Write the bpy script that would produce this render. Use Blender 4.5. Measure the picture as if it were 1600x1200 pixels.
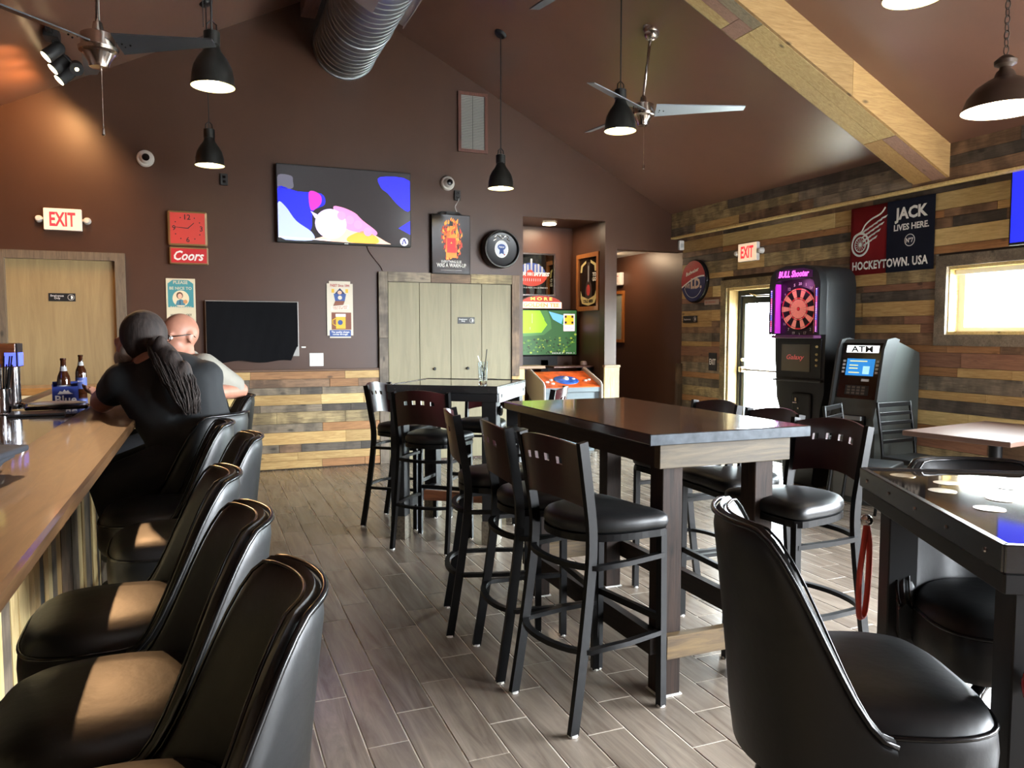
import bpy, bmesh, math, random
from mathutils import Vector, Matrix, Euler
C = bpy.context.scene.collection
PI = math.pi
rnd = random.Random(7)
for o in list(bpy.data.objects): bpy.data.objects.remove(o)

# ---------------------------------------------------------------- camera, world, lights, exposure
sc = bpy.context.scene
cam = bpy.data.cameras.new('camera'); camo = bpy.data.objects.new('camera', cam); C.objects.link(camo)
cam.sensor_width = 36; cam.lens = 36*1200/1600; cam.clip_start = 0.05
camo.location = (0, 0, 1.41)
camo.rotation_euler = (math.radians(90-3.7665), 0, math.radians(-21.841))
sc.camera = camo
sc.view_settings.view_transform = 'Standard'
try: sc.view_settings.look = 'None'
except Exception: pass
sc.view_settings.gamma = 1; sc.view_settings.exposure = 0.45
sc.view_settings.use_curve_mapping = False
w = bpy.data.worlds.new('world'); sc.world = w; w.use_nodes = True
bg = w.node_tree.nodes['Background']
bg.inputs[0].default_value = (0.88, 0.94, 1.0, 1); bg.inputs[1].default_value = 72.0

def portal(name, loc, rot, sx, sy):
    l = bpy.data.lights.new(name, 'AREA'); l.shape = 'RECTANGLE'; l.size = sx; l.size_y = sy
    l.cycles.is_portal = True
    o = bpy.data.objects.new(name, l); C.objects.link(o); o.location = loc; o.rotation_euler = rot
# daylight portals sit in the door and window openings; they only guide the sky's light
XW = 5.60
for (y0, y1, z0, z1) in ((3.05, 4.5, 1.42, 1.93), (6.2, 7.30, 0.02, 1.9), (-2.1, 2.45, .92, 2.35)):
    portal('window_portal', (XW+.02+(.16 if y0 > 6 else 0), (y0+y1)/2, (z0+z1)/2), (0, math.radians(90), 0), z1-z0, y1-y0)
portal('window_portal', (4.25, -2.62, 1.6), (math.radians(90), 0, math.radians(0)), 1.3, 1.3)

def lamp(kind, name, loc, energy, col, size=.03, aim=None, spot=None, blend=.3):
    l = bpy.data.lights.new(name, kind); l.energy = energy; l.color = col
    l.shadow_soft_size = size
    if spot: l.spot_size = math.radians(spot); l.spot_blend = blend
    o = bpy.data.objects.new(name, l); C.objects.link(o); o.location = loc
    if aim is not None:
        d = Vector(aim)-Vector(loc); o.rotation_euler = d.to_track_quat('-Z', 'Y').to_euler()
    return o
WARM = (1.0, .62, .30)
# the track head turned towards the stools (its body is built with the track light)
lamp('SPOT', 'stool_track_spot', (-.90, 7.22, 3.50), 300, (1.0, .56, .26), .03, (-.02, 1.84, .8), 16, .3)

# ---------------------------------------------------------------- helpers
def lin(c):
    return tuple(((v/255)/12.92 if v/255 <= .04045 else ((v/255+.055)/1.055)**2.4) for v in c[:3])+(1,)
MATS = {}
def mat(name, col, rough=.5, metal=0, emit=0, noise=0, nscale=8, bump=0, spec=None, trans=0, coat=0, stretch=(1,1,1), ior=None):
    if name in MATS: return MATS[name]
    m = bpy.data.materials.new(name); m.use_nodes = True; MATS[name] = m
    nt = m.node_tree; b = nt.nodes['Principled BSDF']
    b.inputs['Base Color'].default_value = lin(col); b.inputs['Roughness'].default_value = rough
    b.inputs['Metallic'].default_value = metal
    if spec is not None: b.inputs['Specular IOR Level'].default_value = spec
    if trans: b.inputs['Transmission Weight'].default_value = trans
    if ior: b.inputs['IOR'].default_value = ior
    if coat: b.inputs['Coat Weight'].default_value = coat; b.inputs['Coat Roughness'].default_value = .05
    if emit:
        b.inputs['Emission Color'].default_value = lin(col); b.inputs['Emission Strength'].default_value = emit
    if noise or bump:
        tc = nt.nodes.new('ShaderNodeTexCoord'); mp = nt.nodes.new('ShaderNodeMapping')
        mp.inputs['Scale'].default_value = stretch
        nz = nt.nodes.new('ShaderNodeTexNoise'); nz.inputs['Scale'].default_value = nscale; nz.inputs['Detail'].default_value = 5
        nt.links.new(tc.outputs['Object'], mp.inputs[0]); nt.links.new(mp.outputs[0], nz.inputs['Vector'])
        if noise:
            mr = nt.nodes.new('ShaderNodeMapRange'); mr.inputs[1].default_value = .3; mr.inputs[2].default_value = .7
            mr.inputs[3].default_value = 1-noise; mr.inputs[4].default_value = 1+noise
            hs = nt.nodes.new('ShaderNodeHueSaturation'); hs.inputs['Color'].default_value = lin(col)
            nt.links.new(nz.outputs[0], mr.inputs[0]); nt.links.new(mr.outputs[0], hs.inputs['Value'])
            nt.links.new(hs.outputs[0], b.inputs['Base Color'])
        if bump:
            bp = nt.nodes.new('ShaderNodeBump'); bp.inputs['Strength'].default_value = bump; bp.inputs['Distance'].default_value = .005
            nt.links.new(nz.outputs[0], bp.inputs['Height']); nt.links.new(bp.outputs[0], b.inputs['Normal'])
    return m
def wood(name, c1, c2, axis='x', rough=.6, scale=6, knots=True, coat=0, spec=None, amt=1.0, saw=False):
    """grain runs along the local axis; every object gets its own offset and tint"""
    if name in MATS: return MATS[name]
    m = bpy.data.materials.new(name); m.use_nodes = True; MATS[name] = m
    nt = m.node_tree; N = nt.nodes; L = nt.links; b = N['Principled BSDF']
    tc = N.new('ShaderNodeTexCoord'); oi = N.new('ShaderNodeObjectInfo')
    ad = N.new('ShaderNodeVectorMath'); ad.operation = 'ADD'
    sc_ = N.new('ShaderNodeVectorMath'); sc_.operation = 'SCALE'; sc_.inputs[0].default_value = (37, 53, 71)
    L.new(oi.outputs['Random'], sc_.inputs['Scale']); L.new(tc.outputs['Object'], ad.inputs[0]); L.new(sc_.outputs[0], ad.inputs[1])
    mp = N.new('ShaderNodeMapping'); s = [9, 9, 9]; s['xyz'.index(axis)] = .8
    mp.inputs['Scale'].default_value = s; L.new(ad.outputs[0], mp.inputs[0])
    nz = N.new('ShaderNodeTexNoise'); nz.inputs['Scale'].default_value = scale; nz.inputs['Detail'].default_value = 8
    nz.inputs['Roughness'].default_value = .65; nz.inputs['Distortion'].default_value = 1.2
    L.new(mp.outputs[0], nz.inputs['Vector'])
    cr = N.new('ShaderNodeValToRGB'); cr.color_ramp.elements[0].position = .32; cr.color_ramp.elements[1].position = .68
    cr.color_ramp.elements[0].color = lin(c2); cr.color_ramp.elements[1].color = lin(c1)
    L.new(nz.outputs[0], cr.inputs[0]); out = cr.outputs[0]
    if knots:
        vo = N.new('ShaderNodeTexVoronoi'); vo.inputs['Scale'].default_value = 3.2
        mp2 = N.new('ShaderNodeMapping'); s2 = [2.2, 2.2, 2.2]; s2['xyz'.index(axis)] = 1.0
        mp2.inputs['Scale'].default_value = s2; L.new(ad.outputs[0], mp2.inputs[0]); L.new(mp2.outputs[0], vo.inputs['Vector'])
        r2 = N.new('ShaderNodeMapRange'); r2.inputs[1].default_value = .05; r2.inputs[2].default_value = .13
        r2.inputs[3].default_value = .35; r2.inputs[4].default_value = 1
        L.new(vo.outputs['Distance'], r2.inputs[0])
        mx = N.new('ShaderNodeMix'); mx.data_type = 'RGBA'; mx.blend_type = 'MULTIPLY'; mx.inputs[0].default_value = 1
        L.new(out, mx.inputs[6]); L.new(r2.outputs[0], mx.inputs[7]); out = mx.outputs[2]
    if saw:  # dark weathered bands across the board, as on pallet wood
        n3 = N.new('ShaderNodeTexNoise'); n3.inputs['Scale'].default_value = 2.5; n3.inputs['Detail'].default_value = 3
        mp3 = N.new('ShaderNodeMapping'); s3 = [1.5, 1.5, 1.5]; s3['xyz'.index(axis)] = 2.4
        mp3.inputs['Scale'].default_value = s3; L.new(ad.outputs[0], mp3.inputs[0]); L.new(mp3.outputs[0], n3.inputs['Vector'])
        r3 = N.new('ShaderNodeMapRange'); r3.inputs[1].default_value = .42; r3.inputs[2].default_value = .58
        r3.inputs[3].default_value = .55; r3.inputs[4].default_value = 1.05; L.new(n3.outputs[0], r3.inputs[0])
        mx = N.new('ShaderNodeMix'); mx.data_type = 'RGBA'; mx.blend_type = 'MULTIPLY'; mx.inputs[0].default_value = 1
        L.new(out, mx.inputs[6]); L.new(r3.outputs[0], mx.inputs[7]); out = mx.outputs[2]
    hs = N.new('ShaderNodeHueSaturation'); mr = N.new('ShaderNodeMapRange')
    mr.inputs[3].default_value = 1-.18*amt; mr.inputs[4].default_value = 1+.18*amt
    L.new(oi.outputs['Random'], mr.inputs[0]); L.new(mr.outputs[0], hs.inputs['Value']); L.new(out, hs.inputs['Color'])
    L.new(hs.outputs[0], b.inputs['Base Color']); b.inputs['Roughness'].default_value = rough
    bp = N.new('ShaderNodeBump'); bp.inputs['Strength'].default_value = .25; bp.inputs['Distance'].default_value = .003
    L.new(nz.outputs[0], bp.inputs['Height']); L.new(bp.outputs[0], b.inputs['Normal'])
    if coat: b.inputs['Coat Weight'].default_value = coat; b.inputs['Coat Roughness'].default_value = .06
    if spec is not None: b.inputs['Specular IOR Level'].default_value = spec
    return m

def thin_glass(name):
    m = bpy.data.materials.new(name); m.use_nodes = True; MATS[name] = m
    nt = m.node_tree; N = nt.nodes; L = nt.links; N.remove(N['Principled BSDF'])
    tr = N.new('ShaderNodeBsdfTransparent'); tr.inputs[0].default_value = (.93,.97,.96,1); gl = N.new('ShaderNodeBsdfGlossy'); gl.inputs['Roughness'].default_value = .02
    fr = N.new('ShaderNodeFresnel'); fr.inputs[0].default_value = 1.45; mx = N.new('ShaderNodeMixShader')
    
    ge = N.new('ShaderNodeNewGeometry'); su = N.new('ShaderNodeMath'); su.operation = 'SUBTRACT'; su.inputs[0].default_value = 1; mu = N.new('ShaderNodeMath'); mu.operation = 'MULTIPLY'
    L.new(ge.outputs['Backfacing'], su.inputs[1]); L.new(su.outputs[0], mu.inputs[0]); L.new(fr.outputs[0], mu.inputs[1]); L.new(mu.outputs[0], mx.inputs[0]); L.new(tr.outputs[0], mx.inputs[1]); L.new(gl.outputs[0], mx.inputs[2]); L.new(mx.outputs[0], N['Material Output'].inputs[0])
    return m
M_pane = thin_glass('window_glass')
def BM(): return bmesh.new()
def box(bm, x0, x1, y0, y1, z0, z1, bev=0, seg=2):
    v = [bm.verts.new(p) for p in ((x0,y0,z0),(x1,y0,z0),(x1,y1,z0),(x0,y1,z0),(x0,y0,z1),(x1,y0,z1),(x1,y1,z1),(x0,y1,z1))]
    f = [bm.faces.new([v[i] for i in q]) for q in ((3,2,1,0),(4,5,6,7),(0,1,5,4),(1,2,6,5),(2,3,7,6),(3,0,4,7))]
    if bev:
        es = set(e for q in f for e in q.edges)
        bmesh.ops.bevel(bm, geom=list(es), offset=bev, segments=seg, affect='EDGES', profile=.5)
    return bm
def prism(bm, pts, y0, y1, bev=0):
    """polygon in local x,z (counter-clockwise seen from -y) extruded from y0 (front) to y1"""
    a = [bm.verts.new((x, y0, z)) for x, z in pts]; b_ = [bm.verts.new((x, y1, z)) for x, z in pts]; n = len(pts)
    fs = [bm.faces.new(a), bm.faces.new(b_[::-1])]
    for i in range(n): fs.append(bm.faces.new((a[i], b_[i], b_[(i+1) % n], a[(i+1) % n])))
    if bev: bmesh.ops.bevel(bm, geom=list(fs[0].edges), offset=bev, segments=2, affect='EDGES', profile=.5)
    return bm
def prism_z(bm, pts, z0, z1, bev=0):
    a = [bm.verts.new((x, y, z0)) for x, y in pts]; b_ = [bm.verts.new((x, y, z1)) for x, y in pts]; n = len(pts)
    fs = [bm.faces.new(b_), bm.faces.new(a[::-1])]
    for i in range(n): fs.append(bm.faces.new((a[i], a[(i+1) % n], b_[(i+1) % n], b_[i])))
    if bev: bmesh.ops.bevel(bm, geom=list(fs[0].edges)+list(fs[1].edges), offset=bev, segments=3, affect='EDGES', profile=.5)
    return bm
def lathe(bm, prof, seg=20, o=(0,0,0), axis='z', cap=True):
    rings = []
    for r, h in prof:
        ring = []
        for k in range(seg):
            a = 2*PI*k/seg; x, y = max(r, .0004)*math.cos(a), max(r, .0004)*math.sin(a)
            p = (x, y, h) if axis == 'z' else ((x, h, y) if axis == 'y' else (h, x, y))
            ring.append(bm.verts.new((p[0]+o[0], p[1]+o[1], p[2]+o[2])))
        rings.append(ring)
    for i in range(len(rings)-1):
        for k in range(seg):
            bm.faces.new((rings[i][k], rings[i][(k+1) % seg], rings[i+1][(k+1) % seg], rings[i+1][k]))
    if cap:
        bm.faces.new(rings[0][::-1]); bm.faces.new(rings[-1])
    return bm
def tube(bm, pts, r, seg=8, closed=False, rect=None, up=(0,0,1), rs=None):
    """sweep a circle (or a w x h rectangle) along a polyline"""
    P = [Vector(p) for p in pts]; n = len(P); rings = []; prev = None
    for i in range(n):
        if closed: t = P[(i+1) % n]-P[i-1]
        else: t = P[min(i+1, n-1)]-P[max(i-1, 0)]
        t.normalize(); u = Vector(up)
        if abs(t.dot(u)) > .95: u = Vector((1,0,0)) if abs(t.x) < .9 else Vector((0,1,0))
        if prev is not None and abs(t.dot(prev)) < .95: u = prev
        s = t.cross(u).normalized(); u2 = s.cross(t).normalized(); prev = u2
        ring = []
        if rect:
            w_, h_ = rect
            for a, b_ in ((-1,-1),(1,-1),(1,1),(-1,1)): ring.append(bm.verts.new(P[i]+s*a*w_/2+u2*b_*h_/2))
        else:
            rr = rs[i] if rs else r
            for k in range(seg):
                a = 2*PI*k/seg; ring.append(bm.verts.new(P[i]+s*rr*math.cos(a)+u2*rr*math.sin(a)))
        rings.append(ring)
    m_ = len(rings[0]); R = range(n if closed else n-1)
    for i in R:
        a, b_ = rings[i], rings[(i+1) % n]
        for k in range(m_): bm.faces.new((a[k], a[(k+1) % m_], b_[(k+1) % m_], b_[k]))
    if not closed:
        bm.faces.new(rings[0][::-1]); bm.faces.new(rings[-1])
    return bm
def ball(bm, c, r, sub=2, scale=(1,1,1), rot=None):
    M = Matrix.Translation(c) @ (rot.to_matrix().to_4x4() if rot else Matrix.Identity(4)) @ Matrix.Diagonal((*scale, 1))
    bmesh.ops.create_icosphere(bm, subdivisions=sub, radius=r, matrix=M); return bm
def sm(pts, n=6, closed=False):
    """catmull-rom resample"""
    P = [Vector(p) for p in pts]; out = []; N_ = len(P)
    rng = range(N_ if closed else N_-1)
    for i in rng:
        p0 = P[i-1] if (i > 0 or closed) else P[0]; p1 = P[i]; p2 = P[(i+1) % N_]; p3 = P[(i+2) % N_] if (closed or i+2 < N_) else P[-1]
        for k in range(n):
            t = k/n
            out.append(.5*((2*p1)+(-p0+p2)*t+(2*p0-5*p1+4*p2-p3)*t*t+(-p0+3*p1-3*p2+p3)*t**3))
    if not closed: out.append(P[-1])
    return out
def ob(name, bm, m, parent=None, loc=(0,0,0), rot=(0,0,0), smooth=False, kind=None, label=None):
    bmesh.ops.recalc_face_normals(bm, faces=bm.faces)
    me = bpy.data.meshes.new(name); bm.to_mesh(me); bm.free()
    if smooth:
        for p in me.polygons: p.use_smooth = True
        if smooth is not True:
            try: me.set_sharp_from_angle(angle=math.radians(smooth))
            except Exception: pass
    if m: me.materials.append(m)
    o = bpy.data.objects.new(name, me); C.objects.link(o)
    o.location = loc; o.rotation_euler = rot
    if parent: o.parent = parent
    if kind: o['kind'] = kind
    if label: o['label'] = label
    return o
def tag(o, label, cat, group=None):
    o['label'] = label; o['category'] = cat
    if group: o['group'] = group
    return o
def thing(name, label, cat, loc=(0,0,0), rot=(0,0,0), group=None):
    o = bpy.data.objects.new(name, None); C.objects.link(o); o.empty_display_size = .05
    o.location = loc; o.rotation_euler = rot if isinstance(rot, tuple) else (0,0,rot)
    return tag(o, label, cat, group)
def copy_tree(o, parent=None):
    c = o.copy(); C.objects.link(c)
    if parent: c.parent = parent
    for ch in o.children: copy_tree(ch, c)
    return c
def place(o, loc, rz, label, group=None):
    o.location = loc; o.rotation_euler = (0, 0, rz) ; o['label'] = label
    if group: o['group'] = group
    return o
def text(body, m, parent, cx, cz, w=None, h=None, y=-.002, ext=.0006, shear=0, name='lettering', bold=.0, rot=0, space=1):
    cu = bpy.data.curves.new('t', 'FONT'); cu.body = body; cu.size = 1; cu.shear = shear; cu.offset = bold; cu.resolution_u = 2
    cu.space_character = space; cu.space_line = .9
    cu.align_x = 'CENTER'
    to = bpy.data.objects.new('t', cu)
    me = bpy.data.meshes.new_from_object(to)
    xs = [v.co.x for v in me.vertices]; ys = [v.co.y for v in me.vertices]
    if not xs: return None
    W = max(xs)-min(xs); H = max(ys)-min(ys); mx, my = (max(xs)+min(xs))/2, (max(ys)+min(ys))/2
    sx = w/W if w else h/H; sy = h/H if h else w/W
    ca, sa = math.cos(rot), math.sin(rot)
    for v in me.vertices:
        x, z = (v.co.x-mx)*sx, (v.co.y-my)*sy
        v.co = (cx+x*ca-z*sa, y, cz+x*sa+z*ca)
    bpy.data.objects.remove(to)
    me.materials.clear(); me.materials.append(m)
    o = bpy.data.objects.new(name, me); C.objects.link(o); o.parent = parent
    return o
def circ(cx, cz, rx, rz=None, n=24, a0=0, a1=2*PI):
    rz = rz or rx; full = abs(a1-a0-2*PI) < 1e-6
    return [(cx+rx*math.cos(a0+(a1-a0)*k/(n if full else n-1)), cz+rz*math.sin(a0+(a1-a0)*k/(n if full else n-1))) for k in range(n)]
def flat(name, pts, y, m, parent, th=.0008):
    bm = BM(); prism(bm, pts, y, y+th); return ob(name, bm, m, parent)
def rect(x0, x1, z0, z1): return [(x0,z0),(x1,z0),(x1,z1),(x0,z1)]

# ---------------------------------------------------------------- materials
M_wall = mat('brown_wall_paint', (68,42,27), .42, noise=.06, nscale=3, bump=.05, spec=.4)
M_ceil = mat('brown_ceiling_paint', (102,70,56), .29, noise=.10, nscale=1.6, bump=.08, spec=.8)
M_alc = mat('brown_alcove_paint', (78,50,36), .4)
M_white = mat('white_plastic', (232,230,224), .4)
M_whitec = mat('white_ceiling', (225,222,212), .8)
M_black = mat('black_steel', (6,6,7), .42, spec=.25)
M_blackm = mat('matte_black', (20,20,21), .6)
M_gloss = mat('gloss_black', (7,7,8), .12, spec=.6)
M_vinyl = mat('black_vinyl', (15,16,17), .42, spec=.45, bump=.12, nscale=45)
M_pipe = mat('black_piping', (10,10,11), .25)
M_mahog = mat('mahogany_veneer', (46,14,16), .28, noise=.2, nscale=6, spec=.5)
M_chrome = mat('chrome', (205,205,208), .12, metal=1)
M_nickel = mat('brushed_nickel', (190,180,172), .2, metal=1)
M_duct = mat('galvanised_steel', (150,155,158), .38, metal=.9, noise=.12, nscale=9)
M_grout = mat('pale_grout', (214,206,192), .8)
M_glassw = mat('clear_glass', (240,248,250), .02, trans=1, ior=1.45)
M_brownglass = mat('brown_bottle_glass', (52,24,10), .06, spec=.7)
M_text_w = mat('white_lettering', (240,238,232), .5)
M_text_k = mat('black_lettering', (14,12,12), .5)
M_text_r = mat('red_lettering', (190,30,34), .5)
M_bulb = mat('lamp_glow', (255,240,205), .5, emit=14)
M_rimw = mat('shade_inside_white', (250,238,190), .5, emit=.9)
M_shade = mat('blackened_shade', (22,22,20), .42, spec=.4)
M_skin = mat('skin', (160,112,92), .5, noise=.08, nscale=20, spec=.35)
M_doorw = wood('door_veneer', (158,134,92), (140,116,78), 'z', .5, 1.5, knots=False, amt=.15)
M_doorg = wood('painted_door_board', (138,129,100), (122,113,86), 'z', .55, 1.5, knots=False, amt=.15)
M_frame = wood('grey_door_trim', (108,92,72), (80,68,54), 'z', .6)
PW = {
 'tan': wood('pallet_tan', (206,173,114), (165,127,74), saw=False),
 'pale': wood('pallet_pale', (226,202,140), (189,158,101)),
 'orange': wood('pallet_orange', (172,124,78), (130,90,54)),
 'red': wood('pallet_reddish', (156,112,85), (121,83,63)),
 'brown': wood('pallet_brown', (151,118,88), (110,83,61), saw=True),
 'grey': wood('pallet_grey', (151,136,114), (107,94,79), saw=True),
 'dark': wood('pallet_dark', (107,96,83), (72,63,55), saw=True),
 'worn': wood('pallet_worn', (193,171,123), (123,103,74), saw=True),
}
PWZ_REV = wood('pale_reveal', (214,190,140), (190,160,110), 'z', knots=False)
PWZ = {}
for k, (a, b_) in {'tan': ((188,158,104),(150,116,68)), 'pale': ((212,190,138),(178,150,98)), 'orange': ((168,124,80),(128,90,54)), 'brown': ((122,98,74),(86,66,50)), 'grey': ((128,114,96),(90,78,66)), 'dark': ((84,74,64),(56,50,44))}.items():
    PWZ[k] = wood('upright_'+k, a, b_, 'z', saw=(k in ('grey','brown','dark')))
M_bar = wood('bar_oak', (98,70,43), (60,41,25), 'y', .5, 2.2, knots=False, coat=.3, spec=.15, amt=.1)
M_baredge = wood('bar_oak_edge', (120,82,50), (92,60,34), 'y', .35, 3, knots=False, coat=.3, amt=.1)
M_tabtop = wood('dark_walnut_top', (66,42,28), (42,27,19), 'y', .2, 2, knots=False, coat=.35, amt=.1)
M_tableg = wood('stained_leg', (50,35,26), (22,15,12), 'z', .6, 5, spec=.25)
M_tabrail = wood('stained_rail', (46,34,27), (24,18,15), 'y', .6, 5, spec=.25)
M_tabraily = wood('weathered_end_rail', (84,72,50), (52,43,30), 'x', .65, 4)
M_metaledge = mat('zinc_edge', (46,50,54), .45, metal=.7, noise=.35, nscale=30)
M_tile = wood('wood_look_tile', (146,134,120), (104,93,82), 'y', .24, 1.6, knots=False, amt=.7, spec=.7)

# ================================================================ STRUCTURE
def struct(name, bm, m, **k): return ob(name, bm, m, kind='structure', **k)
RX, RZ, PITCH = 1.34, 4.93, .5
YB = 8.22; YF = -2.6; XL = -3.4
# --- floor: grout bed and wood-look tiles
bm = BM(); box(bm, XL, 6.6, YF, 12.0, -.12, -.0022); floor = struct('floor', bm, M_grout)
TW, TL = .1475, .61
tiles = []
cx0 = .4825
for i in range(-27, 36):
    x = cx0 + i*TW
    if x > 5.62: continue
    off = (i*.2033) % TL + .09
    for j in range(-5, 20):
        y0 = j*TL+off
        if x < 4.63 and y0 > YB: continue
        if x+TW > 5.62 and y0 < YB: pass
        tiles.append((x, y0))
def vis(t):
    x, y = t[0]+.07, t[1]+.3; c_, s_ = math.cos(math.radians(21.84)), math.sin(math.radians(21.84))
    d = y*c_+x*s_; r = x*c_-y*s_
    if d < .5: return None
    px = 800+1200*r/d; py = 521+1200*1.41/d
    return d if (-40 < px < 1640 and py < 1280 and x > -.5) else None
seen = sorted([(vis(t), t) for t in tiles if vis(t)]); near = set(t for _, t in seen[:300])
bmt = BM(); box(bmt, .0030, TW-.0030, .0024, TL-.0024, -.01, 0, .0012, 1)
bmesh.ops.recalc_face_normals(bmt, faces=bmt.faces)
tme = bpy.data.meshes.new('tile'); bmt.to_mesh(tme); bmt.free(); tme.materials.append(M_tile)
rest = BM()
for t in tiles:
    dz = -.0003*(hash((round(t[0]*100), round(t[1]*100))) % 4)
    if t in near:
        o = bpy.data.objects.new('tile', tme); C.objects.link(o); o.location = (t[0], t[1], dz); o.parent = floor
    else: box(rest, t[0]+.0018, t[0]+TW-.0018, t[1]+.0018, min(t[1]+TL, 11.9)-.0018, -.01, dz)
ob('far_tile', rest, M_tile, floor, kind='stuff')

# --- back wall (brown paint) with openings for the alcove and the hallway
def zc(x): return RZ - PITCH*abs(x-RX)
bm = BM()
def wp(pts): prism(bm, pts, YB, YB+.14)
wp([(XL, 0), (3.43, 0), (3.43, 2.75), (3.43, zc(3.43)), (RX, RZ), (XL, zc(XL))])
wp([(3.43, 2.75), (4.50, 2.75), (4.50, zc(4.50)), (3.43, zc(3.43))])
wp([(4.50, 0), (4.66, 0), (4.66, zc(4.66)), (4.50, zc(4.50))])
wp([(4.66, 2.425), (5.61, 2.425), (5.61, zc(5.61)), (4.66, zc(4.66))])
struct('wall_back', bm, M_wall)
# alcove
bm = BM(); box(bm, 3.3, 4.66, 9.17, 9.3, 0, 2.9); box(bm, 4.535, 4.66, YB+.14, 9.17, 0, 2.9); box(bm, 3.30, 3.43, YB+.14, 9.17, 0, 2.9)
struct('wall_alcove', bm, M_alc)
bm = BM(); box(bm, 3.3, 4.66, YB+.14, 9.3, 2.78, 2.9); struct('ceiling_alcove', bm, M_wall)
# hallway
bm = BM(); box(bm, 5.60, 5.75, YB, 12.0, 0, 2.75); box(bm, 4.5, 5.75, 11.2, 11.35, 0, 2.75); box(bm, 4.661, 4.70, 9.3, 11.2, 0, 2.75)
struct('wall_hallway', bm, M_alc)
bm = BM(); box(bm, 4.66, 5.6, YB+.14, 11.35, 2.50, 2.6); struct('ceiling_hallway', bm, M_whitec)
# --- ceiling, two slopes
bm = BM()
for sgn, xe in ((1, 5.75), (-1, XL-.1)):
    prism(bm, [(RX, RZ), (xe, zc(xe)), (xe, zc(xe)+.12), (RX, RZ+.12)] if sgn > 0 else [(xe, zc(xe)), (RX, RZ), (RX, RZ+.12), (xe, zc(xe)+.12)], YF, YB+.2)
struct('ceiling', bm, M_ceil)
# --- left and front walls (outside the frame, they close the room)
bm = BM(); box(bm, XL-.12, XL, YF, YB, 0, zc(XL)+.1); struct('wall_left', bm, M_wall)
bm = BM()
def fp(pts): prism(bm, pts, YF-.12, YF)
fp([(XL, 0), (3.6, 0), (3.6, zc(3.6)), (RX, RZ), (XL, zc(XL))]); fp([(4.9, 0), (5.7, 0), (5.7, zc(5.7)), (4.9, zc(4.9))])
fp([(3.6, 0), (4.9, 0), (4.9, .95), (3.6, .95)]); fp([(3.6, 2.25), (4.9, 2.25), (4.9, zc(4.9)), (3.6, zc(3.6))])
struct('wall_front', bm, M_wall)
# --- right wall with openings: door 6.2..7.33 , window 3.05..4.5, front windows -2.1..2.45
bm = BM()
XB = XW+.02
def rwp(y0, y1, z0, z1): box(bm, XB, XB+.13, y0, y1, z0, z1)
rwp(7.33, YB+.1, 0, 2.95); rwp(6.18, 7.33, 1.93, 2.95); rwp(4.52, 6.18, 0, 2.95)
rwp(3.03, 4.52, 0, 1.40); rwp(3.03, 4.52, 1.95, 2.95); rwp(2.48, 3.03, 0, 2.95)
rwp(-2.12, 2.48, 0, .90); rwp(-2.12, 2.48, 2.37, 2.95); rwp(YF, -2.12, 0, 2.95)
wr = struct('wall_right', bm, mat('wall_backing', (60,46,34), .8))
def board(L, H, T, m, parent, loc, rz=0, jit=True, vertical=False):
    bm = BM()
    if vertical: box(bm, 0, H, -T, 0, 0, L)
    else: box(bm, 0, L, -T, 0, 0, H)
    return ob('plank', bm, m, parent, loc, (0,0,rz))
OPEN = [(6.12, 7.42, 0, 2.02), (2.97, 4.58, 1.33, 2.02), (-2.2, 2.55, .8, 2.4)]
rows = [(.045,'dark'),(.14,'tan'),(.065,'orange'),(.085,'dark'),(.14,'tan'),(.065,'orange'),(.09,'grey'),(.13,'tan'),(.06,'red'),(.09,'dark'),(.13,'tan'),(.07,'brown'),
        (.075,'brown'),(.10,'dark'),(.06,'orange'),(.12,'red'),(.075,'orange'),(.12,'grey'),(.07,'orange'),(.10,'dark'),(.12,'tan'),(.075,'orange'),(.11,'brown'),(.09,'grey'),(.13,'tan'),(.09,'dark'),(.12,'orange'),(.1,'brown')]
near_of = {'dark': ['dark','grey','dark','brown'], 'tan': ['tan','pale','tan','worn'], 'orange': ['orange','brown','orange','tan'], 'grey': ['grey','dark','worn','grey'], 'red': ['red','brown','red'], 'brown': ['brown','red','grey','tan']}
z = 2.60
for h, kk in rows:
    z1 = z; z0 = max(z-h, .0)
    if z1 <= .02: break
    y = YB-.001
    while y > 2.5:
        L = rnd.choice((.45,.62,.8,1.0,1.25)) ; ye = max(y-L, 2.5)
        segs = [(ye, y)]
        for (oy0, oy1, oz0, oz1) in OPEN:
            if z1 > oz0+.005 and z0 < oz1-.005:
                ns = []
                for a, b_ in segs:
                    if b_ <= oy0 or a >= oy1: ns.append((a, b_))
                    else:
                        if a < oy0: ns.append((a, oy0))
                        if b_ > oy1: ns.append((oy1, b_))
                segs = ns
        for a, b_ in segs:
            if b_-a > .03:
                board(b_-a-.002, z1-z0-.003, .018+rnd.random()*.006, PW[rnd.choice(near_of[kk])], wr, (XB, b_-.001, z0), -PI/2)
        y = ye
    z = z0
# plain boards nearer than the frame shows
bm = BM()
for (a, b_, c_, d_) in ((-2.6,-2.12,0,2.6),(-2.12,2.5,0,.85),(-2.12,2.5,2.40,2.6)):
    box(bm, XB-.02, XB, a, b_, c_, d_)
ob('near_boarding', bm, PW['brown'], wr, kind='stuff')
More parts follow.
